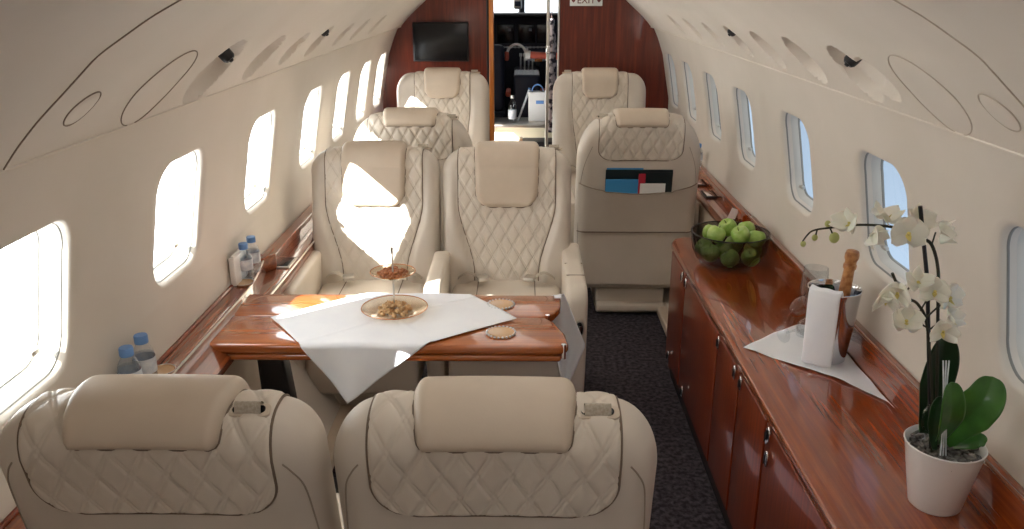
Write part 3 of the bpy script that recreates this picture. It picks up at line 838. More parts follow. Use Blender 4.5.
# right ledge ahead of the sideboard
root = empty('side_ledge', (0, 0, 0)); tag(root, 'dark wooden side ledge on the right ahead of the fruit bowl', 'ledge')
bm = nb(); ledge_strip(bm, 1, 3.585, YB-.05, .645, lambda y: .905, .05, 12); fin(bm, 'ledge_top', M['wood_y'], root)
bm = nb(); prism(bm, [(.965, 3.585), (.965, YB-.05), (XW(.66)-.001, YB-.05), (XW(.66)-.001, 3.585)], .055, 'z', .645, .004); fin(bm, 'back_rail', M['wood_y'], root)
bm = nb(); tube(bm, [(.907, 3.59, .640), (.907, YB-.06, .640)], .004, 6); fin(bm, 'edge_trim', M['wood_y'], root)
for yy, lb in ((4.16, 'dark square cup recess in the right ledge beside the big seat'), (4.42, 'dark square switch plate in the right ledge, behind the cup recess')):
    r2 = empty('ledge_tray', (.937, yy, .647)); tag(r2, lb, 'tray')
    bm = nb(); rbox(bm, (0, 0, .003), (.055, .14, .010), .003); fin(bm, 'rim', M['dark'], r2)
    bm = nb(); rbox(bm, (0, 0, .0085), (.040, .11, .003), .001); fin(bm, 'inlay', M['chrome'], r2)

# ------------------------------------------------------------------ sideboard (credenza)
root = empty('sideboard', (.64, 0, 0)); tag(root, 'long glossy mahogany sideboard along the right wall with chrome latches', 'sideboard')
def L(x, y, z): return (x-.64, y, z)
SB0, SB1 = Y0+.05, 3.575
b = nb(); prism(b, [(.018, SB0), (.358, SB0), (.358, SB1-.015), (.070, SB1-.015), (.018, SB1-.08)], .565, 'z', .0, .003); fin(b, 'body', M['wood_z'], root)
b = nb(); prism(b, [(-.004, SB0), (.360, SB0), (.360, SB1), (.065, SB1), (.02, SB1-.03), (-.004, SB1-.085)], .028, 'z', .572, .007); fin(b, 'worktop', M['wood_y'], root)
b = nb(); prism(b, [(.338, SB0), (.372, SB0), (.372, SB1), (.338, SB1)], .150, 'z', .55, .004); fin(b, 'upstand', M['wood_y'], root)
b = nb(); tube(b, [(.342, SB0, .702), (.342, SB1, .702)], .005, 8); fin(b, 'upstand_trim', M['wood_led'], root)
b = nb(); rbox(b, (.02, (SB0+3.4)/2, .03), (.02, 3.4-SB0, .06), .003); fin(b, 'plinth', M['dark'], root)
doors = [(-1.2, -.30), (-.29, .50), (.51, 1.20), (1.21, 1.985), (1.995, 2.275), (2.285, 2.565), (2.575, 3.16), (3.17, 3.485)]
def latch(par, y, z):
    b = nb(); mt = Euler((0, -PI/2, 0)).to_matrix().to_4x4(); mt.translation = (-.004, y, z)
    prism(b, [(.024*math.cos(k*PI/10), .012*math.sin(k*PI/10)) for k in range(20)], .006, 'z', -.002, .002); bmesh.ops.transform(b, matrix=mt, verts=b.verts)
    o = fin(b, 'latch', M['chrome'], par)
    b = nb(); rbox(b, (-.011, y, z), (.004, .006, .026), .0015); fin(b, 'latch_slot', M['dark'], o)
for i, (a, c_) in enumerate(doors):
    b = nb(); rbox(b, (.010, (a+c_)/2, .315), (.020, c_-a-.004, .495), .003)
    d = fin(b, 'door', M['wood_z'], root)
    if i == 3: latch(root, 1.955, .535); latch(root, 2.02, .535) if False else None
for par_i, y, z in ((3, 1.975-.03, .545), (3, 1.94, .475), (4, 2.245, .545), (5, 2.318, .545), (5, 2.54, .545), (6, 3.125, .54), (7, 3.20, .54), (6, 3.05, .10), (7, 3.39, .10)):
    ds = [o for o in root.children if o.name.startswith('door')]
    latch(ds[par_i], y, z)

# ------------------------------------------------------------------ table
ZT = .68
root = empty('folding_table', (-.42, 2.41, 0)); tag(root, 'glossy wooden cabin table with rounded edges and a notched right end', 'table')
def TP(pts): return [(x+.42, y-2.41) for x, y in pts]
b = nb(); prism(b, TP([(-.938, 2.205), (.095, 2.205), (.118, 2.225), (.112, 2.30), (.085, 2.385), (.055, 2.432), (-.95, 2.432), (-.965, 2.25)]), .030, 'z', ZT-.030, .010); fin(b, 'near_leaf', M['wood_x'], root)
b = nb(); prism(b, TP([(-.955, 2.4345), (.052, 2.4345), (.082, 2.462), (.106, 2.52), (.112, 2.60), (.085, 2.625), (-.955, 2.625)]), .030, 'z', ZT-.030, .008); fin(b, 'far_leaf', M['wood_x'], root)
b = nb(); prism(b, TP([(-.93, 2.215), (.095, 2.215), (.102, 2.26), (.05, 2.42), (.08, 2.5), (.09, 2.61), (-.94, 2.61)]), .022, 'z', ZT-.056, .008); fin(b, 'under_leaf', M['wood_x'], root)
b = nb()
for q in ((.103, 2.218), (.062, 2.444)): lathe(b, [(0, .0), (.007, 0), (.007, -.045)], 14, (q[0]+.42, q[1]-2.41, ZT+.001))
fin(b, 'hinge_pin', M['chrome'], root)
b = nb(); prism(b, [(-.42, .0), (-.30, 0), (-.36, .62), (-.44, .62)], .07, 'y', -.035, .01); rbox(b, (-.36, 0, .61), (.3, .26, .03), .008); rbox(b, (-.35, 0, .02), (.3, .2, .04), .01)
fin(b, 'support_leg', M['dark'], root)

def coaster(x, y, label):
    r = empty('coaster', (x, y, ZT+.0005)); tag(r, label, 'coaster', None)
    b = nb(); lathe(b, [(0, .003), (.036, .003), (.040, .0045), (.043, .0045), (.043, 0), (0, 0)], 40); fin(b, 'disc', M['coasterm'], r)
    b = nb()
    for k in range(22):
        a = 2*PI*k/22; bb = bmesh.new(); bmesh.ops.create_icosphere(bb, subdivisions=1, radius=.0042); bmesh.ops.translate(bb, vec=(.043*math.cos(a), .043*math.sin(a), .0042), verts=bb.verts); merge(b, bb)
    fin(b, 'beaded_rim', M['label'], r)
coaster(-.082, 2.297, 'round beaded coaster on the near half of the table')
coaster(-.088, 2.527, 'round beaded coaster on the far half of the table, near the aisle seat')

# tablecloth: folded square draped diagonally
def cloth_pt(u, v, C4, xf):
    A, B_, C_, D_ = C4
    return A*(1-u)*(1-v)+B_*u*(1-v)+C_*u*v+D_*(1-u)*v
def drape(x, y, edges, z):
    """fold the flat point over the table's front (y<y0) and far (y>y1) edges"""
    y0, y1 = edges; r = .012
    hang = 0
    if y < y0:
        d = y0-y
        if d < r*PI/2: a = d/r; return x, y0-r*math.sin(a), z-r*(1-math.cos(a))
        return x, y0-r-.02*(d-r*PI/2), z-r-(d-r*PI/2)
    if y > y1:
        d = y-y1
        if d < r*PI/2: a = d/r; return x, y1+r*math.sin(a), z-r*(1-math.cos(a))
        return x, y1+r, z-r-(d-r*PI/2)
    return x, y, z
Lc, Tc, Rc, Kc = [Vector(p) for p in ((-.81, 2.41, 0), (-.535, 2.022, 0), (-.035, 2.41, 0), (-.32, 2.79, 0))]
rows = []
N = 90
for i in range(N+1):
    row = []
    for j in range(N+1):
        u, v = i/N, j/N
        p = cloth_pt(u, v, (Lc, Tc, Rc, Kc), None)
        ed = min(u, 1-u, v, 1-v)
        wob = .0010*math.sin(9*p.x+5*p.y)+.0012*math.sin(23*p.x-11*p.y)
        cr = .0022*(math.exp(-((u-.5)/.012)**2)+math.exp(-((v-.5)/.012)**2))
        x, y, z = drape(p.x, p.y, (2.213, 2.618), ZT+.0035)
        z += wob+cr+.001
        if y < 2.205: y += -.003-.010*math.sin(p.x*34)*min(1, (ZT-z)/.15)
        row.append(Vector((x+.42, y-2.41, z-ZT)))
    rows.append(row)
b = nb(); grid(b, rows)
o = fin(b, 'tablecloth', M['cloth'], loc=(-.42, 2.41, ZT), ang=60)
md = o.modifiers.new('s', 'SOLIDIFY'); md.thickness = .0012; md.offset = 1
tag(o, 'white cloth spread diagonally over the wooden table, corner hanging down', 'tablecloth')
# second napkin hanging by the table's aisle end
b = nb(); rows = []
top = [Vector((.060, 2.655, .655)), Vector((.150, 2.67, .640))]
for i in range(31):
    t = i/30
    # left edge, right edge curves
    xl = .055+.070*t; xr = .125+(.205-.125)*min(1, t/.55) if t < .55 else .205+(.150-.205)*((t-.55)/.45)
    z = .665-.345*t
    row = []
    for j in range(13):
        u = j/12; x = xl+(xr-xl)*u
        row.append(Vector((x, 2.69+.012*math.sin(9*u+4*t)*t-.03*(1-t), z+.03*(u-.5)*(0.5-t))))
    rows.append(row)
# lay-back strip running onto the far leaf end
r0 = rows[0]
for dy, zz in ((-.012, ZT-.004), (-.030, ZT+.0035), (-.06, ZT+.0035)): rows.insert(0, [Vector((.088+(p.x-.055)*.35, 2.635+dy+.012, zz)) for p in r0])
grid(b, rows); o = fin(b, 'napkin', M['cloth'], ang=60)
md = o.modifiers.new('s', 'SOLIDIFY'); md.thickness = .0015
tag(o, 'white napkin hanging down between the table end and the aisle armrest', 'napkin')

# tiered stand with nuts
root = empty('tiered_stand', (-.425, 2.455, ZT+.004)); tag(root, 'two-tier glass serving stand with a thin metal rod on the tablecloth', 'serving stand')
b = nb(); lathe(b, [(0, .0), (.04, .0), (.075, .006), (.104, .016), (.106, .019), (.103, .019), (.072, .010), (.038, .004), (0, .004)], 48); fin(b, 'lower_plate', thin_glass('amber_glass', (.93, .86, .76, 1), .42), root)
b = nb(); tube(b, [(.1045*math.cos(k*PI/24), .1045*math.sin(k*PI/24), .018) for k in range(48)], .0016, 5, closed=True); fin(b, 'lower_rim', M['wood_gold'], root)
b = nb(); lathe(b, [(0, .122), (.030, .122), (.055, .128), (.070, .136), (.0715, .139), (.068, .138), (.052, .131), (.028, .125), (0, .125)], 48); fin(b, 'upper_plate', bpy.data.materials['amber_glass'], root)
b = nb(); tube(b, [(.0705*math.cos(k*PI/24), .0705*math.sin(k*PI/24), .138) for k in range(48)], .0014, 5, closed=True); fin(b, 'upper_rim', M['wood_gold'], root)
b = nb(); lathe(b, [(0, 0), (.010, .0), (.010, .006), (.0028, .010), (.0028, .112), (.008, .116), (.008, .121), (.0028, .128), (.0028, .195), (.0045, .198), (.0045, .215), (0, .218)], 14); fin(b, 'rod', M['brushed'], root)
def nut_mesh(name, m, r, seed):
    bm = bmesh.new(); bmesh.ops.create_icosphere(bm, subdivisions=3, radius=r)
    rr = random.Random(seed); ph = [rr.uniform(0, 6) for _ in range(6)]
    for v in bm.verts:
        n = v.co.normalized(); k = 1+.16*math.sin(5*n.x+ph[0])*math.sin(5*n.y+ph[1])+.12*math.sin(9*n.z+ph[2])*math.cos(8*n.x+ph[3])
        v.co = Vector((n.x*r*1.15, n.y*r*.85, n.z*r*.7))*k
    return fin(bm, name, m)
def heap(proto, cx, cy, cz, R, n, r, cap, seed, group, label, cup=0):
    rr = random.Random(seed); pts = []; tries = 0
    while len(pts) < n and tries < 20000:
        tries += 1
        a = rr.uniform(0, 2*PI); q = R*math.sqrt(rr.random()); x, y = q*math.cos(a), q*math.sin(a)
        if q < .012: continue
        zmax = cap*(1-(q/R)**2)
        z = rr.choice([0, 1, 2])*r*1.05
        if z > zmax+r*.3: continue
        z += cup*(q/R)**2
        if all((x-p[0])**2+(y-p[1])**2+(z-p[2])**2 > (r*1.45)**2 for p in pts): pts.append((x, y, z))
    for i, p in enumerate(pts):
        o = proto if i == 0 else proto.copy()
        if i: COL.objects.link(o)
        o.location = (cx+p[0], cy+p[1], cz+p[2]); o.rotation_euler = (rr.uniform(-.5, .5), rr.uniform(-.5, .5), rr.uniform(0, 6))
        tag(o, label, 'nut', group)
heap(nut_mesh('walnut', M['nutlight'], .0088, 1), -.425, 2.445, ZT+.016, .052, 42, .0088, .022, 5, 'shelled nuts on the lower plate', 'pale shelled nut in the pile on the lower glass plate')
heap(nut_mesh('almond', M['nutdark'], .0072, 2), -.425, 2.455, ZT+.135, .044, 40, .0072, .014, 6, 'roasted nuts on the upper plate', 'reddish brown roasted nut in the pile on the upper glass plate')

# ------------------------------------------------------------------ water bottles
def water_bottle(x, y, z, label, sc_=1.0, cap='blue'):
    r = empty('water_bottle', (x, y, z)); r.scale = (sc_*.93,)*3; tag(r, label, 'bottle')
    b = nb(); lathe(b, [(0, 0), (.024, 0), (.0275, .004), (.0275, .03), (.026, .034), (.0275, .038), (.0275, .082), (.024, .098), (.014, .116), (.0125, .120), (.0125, .126)], 28); fin(b, 'bottle_body', M['petgl'], r)
    b = nb(); lathe(b, [(.0281, .040), (.0283, .042), (.0283, .078), (.0281, .080)], 28); fin(b, 'bottle_label', M['label'], r)
    b = nb(); lathe(b, [(.0255, .003), (.0255, .088), (0, .088)], 20); lathe(b, [(0, .003), (.0255, .003)], 20); fin(b, 'water', M['petgl'], r)
    b = nb(); lathe(b, [(.0165, .118), (.017, .120), (.017, .137), (.0155, .140), (0, .140)], 24); fin(b, 'cap', M['blue'] if cap == 'blue' else M['paper'], r)
    return r
water_bottle(-.983, 1.835, ZL+.001, 'small water bottle with blue cap, front one of the nearest left pair', 1.07)
water_bottle(-.980, 1.91, ZL+.001, 'small water bottle with blue cap, taller-looking one nearer the table', 1.07)
water_bottle(-.980, 2.715, ZL+.001, 'small labelled water bottle with blue cap standing at the ledge curve, front')
water_bottle(-.978, 2.795, ZL+.001, 'small water bottle with blue cap, behind the labelled one at the ledge curve')
water_bottle(-.955, 4.76, .706, 'small pale-capped bottle on the left ledge beside the second row seat', cap='white')
water_bottle(-.94, 5.9, .706, 'small blue-capped bottle on the left ledge by the bulkhead')
water_bottle(.962, 4.60, .701, 'small blue-capped bottle on the right ledge beside the big seat')
water_bottle(.955, 5.75, .701, 'small blue-capped bottle on the right ledge by the bulkhead')
def tumbler(x, y, z, label, s=1):
    r = empty('drinking_glass', (x, y, z)); r.scale = (s,)*3; tag(r, label, 'glass')
    b = nb(); lathe(b, [(0, .004), (.026, .004), (.033, .085), (.0345, .085), (.0285, 0), (0, 0)], 28); fin(b, 'glass_body', M['glass'], r)
    b = nb(); lathe(b, [(0, 0), (.027, 0), (.028, .006), (0, .006)], 24); fin(b, 'glass_base', M['petgl'], r)
tumbler(-.985, 1.77, ZL+.001, 'small clear glass against the left wall just aft of the nearest bottle pair', .8)
def paper_cup(x, y, z, label):
    r = empty('napkin_box', (x, y, z)); tag(r, label, 'box')
    b = nb(); rbox(b, (0, 0, .05), (.02, .13, .10), .004); fin(b, 'box_body', M['white'], r)
    b = nb(); rbox(b, (0, 0, .102), (.012, .11, .006), .002); fin(b, 'tissue', M['paper'], r)
paper_cup(-.998, 2.70, ZL+.001, 'pale upright box against the left wall behind the labelled bottle')
def saucer(x, y, label):
    r = empty('glass_coaster', (x, y, ZL+.0008)); tag(r, label, 'coaster')
    b = nb(); lathe(b, [(0, 0), (.030, 0), (.034, .006), (.032, .007), (.028, .003), (0, .003)], 32); fin(b, 'dish', M['coasterm'], r)
    b = nb(); lathe(b, [(.031, .0068), (.034, .0075), (.0345, .006)], 32); fin(b, 'rim', M['chrome'], r)
saucer(-.972, 1.985, 'small round coaster on the left ledge beside the nearest bottles')
saucer(-.972, 2.665, 'small round coaster on the left ledge in front of the labelled bottle')

# ------------------------------------------------------------------ fruit bowl
BX, BY, BZ = .820, 3.22, .6005
root = empty('fruit_bowl', (BX, BY, BZ)); tag(root, 'smoked glass bowl of green apples on the far end of the sideboard', 'bowl')
outp = [(0, 0), (.08, 0), (.105, .004), (.130, .022), (.146, .055), (.153, .095), (.156, .128)]
b = nb(); lathe(b, outp+[(.152, .128), (.149, .095), (.142, .057), (.126, .026), (.103, .009), (0, .006)], 56); fin(b, 'glass_bowl', M['smoke'], root)
b = nb(); tube(b, [(.154*math.cos(k*PI/32), .154*math.sin(k*PI/32), .129) for k in range(64)], .0025, 6, closed=True); fin(b, 'rim', M['dark'], root)
def apple_mesh():
    bm = nb(); lathe(bm, [(0, .024), (.006, .027), (.014, .0325), (.024, .032), (.034, .022), (.038, .006), (.036, -.010), (.028, -.024), (.018, -.031), (.009, -.031), (0, -.026)], 28)
    return bm
def stem_mesh():
    bm = nb(); tube(bm, [(0, 0, .023), (.001, 0, .034), (.004, 0, .040)], .0013, 6); return bm
ap = empty('green_apple', (0, 0, 0))
fin(apple_mesh(), 'apple_body', M['apple'], ap); fin(stem_mesh(), 'stem', M['stem'], ap)
apples = [(-.062, -.02, .130, 'front left of the heap'), (.0, .045, .140, 'topmost, at the back'), (.072, .035, .133, 'right back of the heap'),
          (.030, -.045, .135, 'front centre of the heap'), (.098, -.03, .115, 'far right of the heap'), (-.062, .062, .112, 'back left of the heap'),
          (-.085, -.045, .058, 'low by the left side of the bowl'), (-.015, -.092, .052, 'low at the front of the bowl'), (.068, -.078, .052, 'low at the front right of the bowl'),
          (.10, .01, .055, 'low at the right of the bowl'), (-.02, .0, .056, 'buried in the middle of the bowl'), (-.09, .04, .056, 'low at the back left of the bowl'), (.04, .085, .055, 'low at the back of the bowl')]
for i, (x, y, z, w) in enumerate(apples):
    o = ap if i == 0 else dup(ap)
    o.location = (BX+x, BY+y, BZ+z-.008); o.rotation_euler = (random.uniform(-.6, .6), random.uniform(-.6, .6), random.uniform(0, 6)); o.scale = (.98,)*3
    tag(o, 'green apple in the smoked glass bowl, '+w, 'apple', 'green apples in the bowl')
r = empty('place_card', (.945, 3.68, .646)); tag(r, 'small white upright card on the right ledge behind the fruit bowl', 'card')
b = nb(); rbox(b, (0, 0, .03), (.035, .003, .055), .001, 1, rot=(0, .35, 0)); fin(b, 'card_face', M['paper'], r)
b = nb(); rbox(b, (0, .008, .004), (.03, .02, .008), .002, 2); fin(b, 'card_foot', M['dark'], r)

# ------------------------------------------------------------------ ice bucket, bottle, towel, napkin, glasses
KX, KY, KZ = .899, 2.295, .6065
bk = [(0, 0), (.050, 0), (.054, .004), (.060, .06), (.068, .14), (.073, .205), (.075, .218), (.0765, .224), (.075, .227), (.0725, .224), (.070, .205), (.064, .14), (.056, .06), (.048, .012), (0, .012)]
root = empty('ice_bucket', (KX, KY, KZ)); tag(root, 'polished steel ice bucket holding a foil-topped bottle', 'bucket')
b = nb(); lathe(b, bk, 64); fin(b, 'bucket_body', M['bucketm'], root)
b = nb(); tube(b, [(.0755*math.cos(k*PI/32), .0755*math.sin(k*PI/32), .225) for k in range(64)], .0022, 8, closed=True); fin(b, 'rolled_rim', M['chrome'], root)
root = empty('champagne_bottle', (KX+.015, KY-.005, KZ+.03)); root.rotation_euler = (math.radians(4), math.radians(2), 0); tag(root, 'green champagne bottle with gold-brown foil neck in the ice bucket', 'bottle')
b = nb(); lathe(b, [(0, 0), (.036, 0), (.038, .005), (.038, .10), (.033, .135), (.018, .180), (.0155, .19)], 28); fin(b, 'bottle_body', M['bottlegl'], root)
b = nb(); lathe(b, [(.0170, .178), (.0168, .20), (.0150, .255), (.0152, .262), (.0185, .266), (.0188, .276), (.0160, .281), (.0162, .288), (.0196, .297), (.0200, .308), (.0175, .318), (.010, .321), (0, .321)], 28); fin(b, 'foil_neck', M['cork'], root)
# towel draped over the rim
def tw(t):    # path in local r,z : inside -> over rim -> down outside
    path = [(.045, .165), (.058, .200), (.066, .228), (.074, .238), (.0835, .235), (.0875, .220), (.0865, .16), (.084, .08), (.083, .008)]
    s = t*(len(path)-1); i = min(int(s), len(path)-2); f = s-i
    return path[i][0]*(1-f)+path[i+1][0]*f, path[i][1]*(1-f)+path[i+1][1]*f
dv = Vector((-.62, -.78, 0)); dv.normalize(); sv = Vector((-dv.y, dv.x, 0))
rows = []
for i in range(49):
    t = i/48; rr_, z = tw(t); row = []
    for j in range(17):
        u = -1+2*j/16; hw = .046-.004*t
        bulge = (.012*(1-u*u)-.006)
        p = dv*(rr_+bulge*.6)+sv*(hw*u)
        row.append(Vector((p.x, p.y, z+.0015*math.sin(6*u+3*t))))
    rows.append(row)
b = nb(); grid(b, rows); o = fin(b, 'towel', M['cloth'], loc=(KX, KY, KZ+.001), ang=60)
md = o.modifiers.new('s', 'SOLIDIFY'); md.thickness = .006; md.offset = 1
tag(o, 'folded white towel hanging over the rim of the steel bucket', 'towel')
# cloth under the bucket
NP = [(.672, 2.375), (.880, 2.175), (1.0-.004, 1.985), (.996, 2.33), (.975, 2.52), (.905, 2.565), (.80, 2.49)]
b = bmesh.new(); cx = sum(p[0] for p in NP)/len(NP); cy = sum(p[1] for p in NP)/len(NP)
dense = []
for i in range(len(NP)):
    p, q = NP[i], NP[(i+1) % len(NP)]
    for k in range(12):
        t = k/12; w = .006*math.sin(PI*t)*math.sin(3*i+1); dense.append((p[0]+(q[0]-p[0])*t+w*(q[1]-p[1])*3, p[1]+(q[1]-p[1])*t-w*(q[0]-p[0])*3))
rows = []
for k in range(26):
    s = max(k/25, .001); row = []
    for (x, y) in dense:
        X_, Y_ = cx+(x-cx)*s, cy+(y-cy)*s
        z = .0022+.0018*(math.sin(38*X_+21*Y_)*math.sin(17*Y_-29*X_)+1)*(s)+.002*max(0, math.sin(60*(X_-Y_*.6)))*max(0, s-.3)
        row.append(Vector((min(X_, .974)-cx, Y_-cy, z)))
    rows.append(row)
grid(b, rows, closed_u=True); o = fin(b, 'napkin', M['cloth'], loc=(cx, cy, .600), ang=60)
md = o.modifiers.new('s', 'SOLIDIFY'); md.thickness = .001; md.offset = 1
tag(o, 'white napkin spread on the sideboard under the steel bucket', 'napkin')
def wine_glass(x, y, z, rot, label, h=.15, s=1, grp=None):
    r = empty('wine_glass', (x, y, z)); r.rotation_euler = rot; r.scale = (s,)*3; tag(r, label, 'glass', grp)
    b = nb(); lathe(b, [(.0045, .060), (.014, .068), (.026, .085), (.031, .11), (.030, .14), (.027, .17), (.0262, .17), (.029, .14), (.0298, .11), (.0248, .087), (.012, .070), (0, .066)], 32); fin(b, 'bowl', M['glass'], r)
    b = nb(); lathe(b, [(.0035, .012), (.003, .035), (.0045, .060)], 12); fin(b, 'stem', M['glass'], r)
    b = nb(); lathe(b, [(0, 0), (.029, 0), (.029, .0015), (.010, .004), (.0035, .012)], 32); fin(b, 'foot', M['glass'], r)
wine_glass(.905, 2.475, .604, (0, 0, 0), 'upright stemmed glass standing behind the steel bucket', s=1.35)
wine_glass(.800, 2.405, .637, (math.radians(88), 0, math.radians(118)), 'stemmed glass lying on the napkin left of the bucket, nearer one')
wine_glass(.845, 2.535, .637, (math.radians(88), 0, math.radians(140)), 'stemmed glass lying behind the other one left of the bucket')

# ------------------------------------------------------------------ orchid
PX, PY, PZ = .884, 1.565, .6005
root = empty('potted_orchid', (PX, PY, PZ)); tag(root, 'white-flowered orchid with green leaves in a white pot on the sideboard', 'potted plant')
b = nb(); lathe(b, [(0, 0), (.050, 0), (.053, .003), (.079, .146), (.081, .150), (.079, .152), (.0755, .148), (.070, .125), (0, .125)], 56); fin(b, 'pot', M['white'], root)
b = nb(); rr = random.Random(9)
for k in range(70):
    a = rr.uniform(0, 2*PI); q = .066*math.sqrt(rr.random()); rbox(b, (q*math.cos(a), q*math.sin(a), .128+.010*rr.random()), (.022, .014, .008), .002, 1, rot=(rr.uniform(-.5, .5), rr.uniform(-.5, .5), rr.uniform(0, 3)))
for k in range(14):
    a = rr.uniform(0, 2*PI); q = .05*rr.random()
    tube(b, smooth_path([(q*math.cos(a), q*math.sin(a), .13), ((q+.015)*math.cos(a), (q+.015)*math.sin(a), .15), ((q+.03)*math.cos(a+.3), (q+.03)*math.sin(a+.3), .135)], 4), .003, 6)
fin(b, 'bark_chips', M['bark'], root)
O = Vector((PX, PY, PZ))
def V(x, z, dy=0): return Vector((x, 1.56+dy, z))-O
def leafblade(pts, width, m, name='leaf', fold=.25, side=Vector((1, 0, 0)), tipw=.35):
    path = smooth_path(pts, 10); n = len(path); rows = []
    for i, p in enumerate(path):
        t = i/(n-1); w = width*(math.sin(PI*min(1, (t*.93+.07))**tipw*1.0) if False else (min(1, .35+t*1.5)*math.sqrt(max(0, 1-max(0, (t-.55)/.45)**2.2))))
        d = (path[min(i+1, n-1)]-path[max(i-1, 0)]).normalized()
        s = d.cross(side).normalized(); nn = d.cross(s)
        rows.append([p+s*(w*u)+nn*(fold*w*abs(u)**1.4) for u in (-1, -.85, -.6, -.3, -.08, 0, .08, .3, .6, .85, 1)])
    b = nb(); grid(b, rows); o = fin(b, name, m, root, ang=80); md = o.modifiers.new('s', 'SOLIDIFY'); md.thickness = .0022; return o
leafblade([V(.880, .755), V(.893, .805, -.02), V(.908, .85, -.035), V(.922, .885, -.04), V(.934, .925, -.03)], .040, M['leaf'], side=Vector((.35, .80, -.45)))
leafblade([V(.862, .75), V(.852, .82, -.045), V(.845, .87, -.06), V(.838, .925, -.055)], .028, M['leaf'], side=Vector((-.1, .9, -.4)))
leafblade([V(.850, .76, .03), V(.855, .85, .035), V(.858, .93, .03), V(.850, .990, .02)], .034, M['leafdark'], side=Vector((.1, .9, -.4)))
leafblade([V(.900, .745), V(.918, .765, -.02), V(.934, .778, -.03), V(.945, .772, -.035)], .016, M['leaf'], side=Vector((0, .6, -.8)))
leafblade([V(.850, .75, -.02), V(.835, .80, -.03), V(.832, .85, -.03), V(.838, .88, -.03)], .012, M['leafdark'], side=Vector((.3, .9, 0)))
b = nb(); tube(b, [V(.855, .73), V(.812, .969), V(.785, 1.12), V(.747, 1.272)], .0042, 8); fin(b, 'support_stake', M['dark'], root)
b = nb(); tube(b, smooth_path([V(.868, .73, .01), V(.845, .90, .01), V(.822, 1.05, .01), V(.803, 1.14), V(.784, 1.19), V(.765, 1.206), V(.725, 1.224), V(.685, 1.232), V(.631, 1.234), V(.579, 1.228), V(.545, 1.221), V(.529, 1.200)], 8), [.0034]*40+[.0034-.0019*k/48 for k in range(49)], 8)
fin(b, 'flower_stem', M['stem'], root)
b = nb(); tube(b, smooth_path([V(.852, .73, -.01), V(.833, .855, -.01), V(.796, 1.022, -.01), V(.768, 1.074, -.012), V(.735, 1.093, -.015), V(.704, 1.142, -.02)], 8), .003, 8)
for a, c_ in (((.80, 1.02), (.823, 1.035)), ((.796, 1.022), (.745, 1.045)), ((.775, 1.06), (.79, 1.10)), ((.785, 1.04), (.825, 1.085)), ((.735, 1.093), (.755, 1.12))):
    tube(b, [V(a[0], a[1], -.012), V((a[0]+c_[0])/2, (a[1]+c_[1])/2+.006, -.016), V(c_[0], c_[1], -.02)], .0018, 6)
for a, c_ in (((.781, 1.19), (.785, 1.22)), ((.579, 1.228), (.588, 1.212)), ((.555, 1.224), (.553, 1.21))):
    tube(b, [V(*a), V(*c_)], .0016, 6)
fin(b, 'flower_stem', M['stem'], root)
b = nb()
for k in range(3): tube(b, smooth_path([V(.86+.006*k, .73, -.03), V(.848+.004*k, .80, -.04), V(.838+.003*k, .89, -.035), V(.834+.006*k, .955, -.02)], 5), .0016, 5)
fin(b, 'support_stake', M['label'], root)
b = nb(); tube(b, [V(.822+.014*math.cos(a), .83+.03*math.sin(a), -.03) for a in np.linspace(0, 2*PI, 16)], .0018, 6); fin(b, 'plant_clip', M['glass'], root)
def petal(b, ang, ln, wd, cup, tilt, mtx):
    rows = []
    for i in range(9):
        t = i/8; w = wd*math.sin(PI*(.08+.92*t)**.75)**.7 if t < 1 else 0.0005
        row = []
        for j in range(7):
            u = -1+2*j/6; x = w*u; y = ln*t
            z = tilt*y+cup*(t*t*ln)-.25*abs(u)**2*w
            c_, s_ = math.cos(ang), math.sin(ang)
            row.append(mtx @ Vector((x*c_-y*s_, x*s_+y*c_, z)))
        rows.append(row)
    bb = nb(); grid(bb, rows); merge(b, bb)
def flower(x, z, dy, face, r=.026, openn=1):
    r *= .88
    f = Vector(face).normalized(); mt = f.to_track_quat('Z', 'Y').to_matrix().to_4x4(); mt.translation = V(x, z, dy)
    b = nb(); cup = .5*(1-openn)*2
    for k, (a, l, w) in enumerate(((0, 1, .46), (2*PI/3, 1, .46), (-2*PI/3, 1, .46), (PI/2-.15, .98, .80), (-PI/2+.15, .98, .80))):
        petal(b, a, r*l, r*w, cup+.1*(k % 2), .15+cup, mt)
    o = fin(b, 'flower', M['petal'], root, ang=80)
    md = o.modifiers.new('s', 'SOLIDIFY'); md.thickness = .001
    b = nb(); petal(b, PI, r*.34, r*.15, .9, .5, mt)
    bb = bmesh.new(); bmesh.ops.create_icosphere(bb, subdivisions=2, radius=r*.11); bmesh.ops.transform(bb, matrix=mt @ Matrix.Translation((0, 0, r*.1)), verts=bb.verts); merge(b, bb)
    fin(b, 'flower_lip', M['lip'], o)
flower(.612, 1.240, -.01, (-.6, -.5, .3), .030, .5)
flower(.653, 1.220, -.02, (.5, -.6, -.3), .030, .6)
flower(.678, 1.250, -.01, (.1, -.2, .9), .036, .7)
flower(.718, 1.226, -.03, (-.15, -1, .1), .042, .95)
flower(.753, 1.240, .01, (.2, -.7, .5), .036, .8)
flower(.790, 1.222, -.01, (.9, -.4, .1), .030, .6)
flower(.716, 1.105, -.03, (-.5, -.7, -.3), .034, .7)
flower(.700, 1.090, -.02, (-.3, -.8, -.6), .030, .6)
flower(.757, 1.122, -.02, (-.1, -.5, .8), .032, .7)
flower(.742, 1.045, -.03, (-.3, -.8, .5), .034, .45)
flower(.788, 1.108, -.03, (-.4, -.8, .2), .034, .85)
flower(.823, 1.092, -.02, (.4, -.9, .0), .037, .9)
flower(.812, 1.028, -.04, (-.2, -.9, -.1), .033, .75)
flower(.832, 1.045, -.02, (.6, -.7, .2), .032, .7)
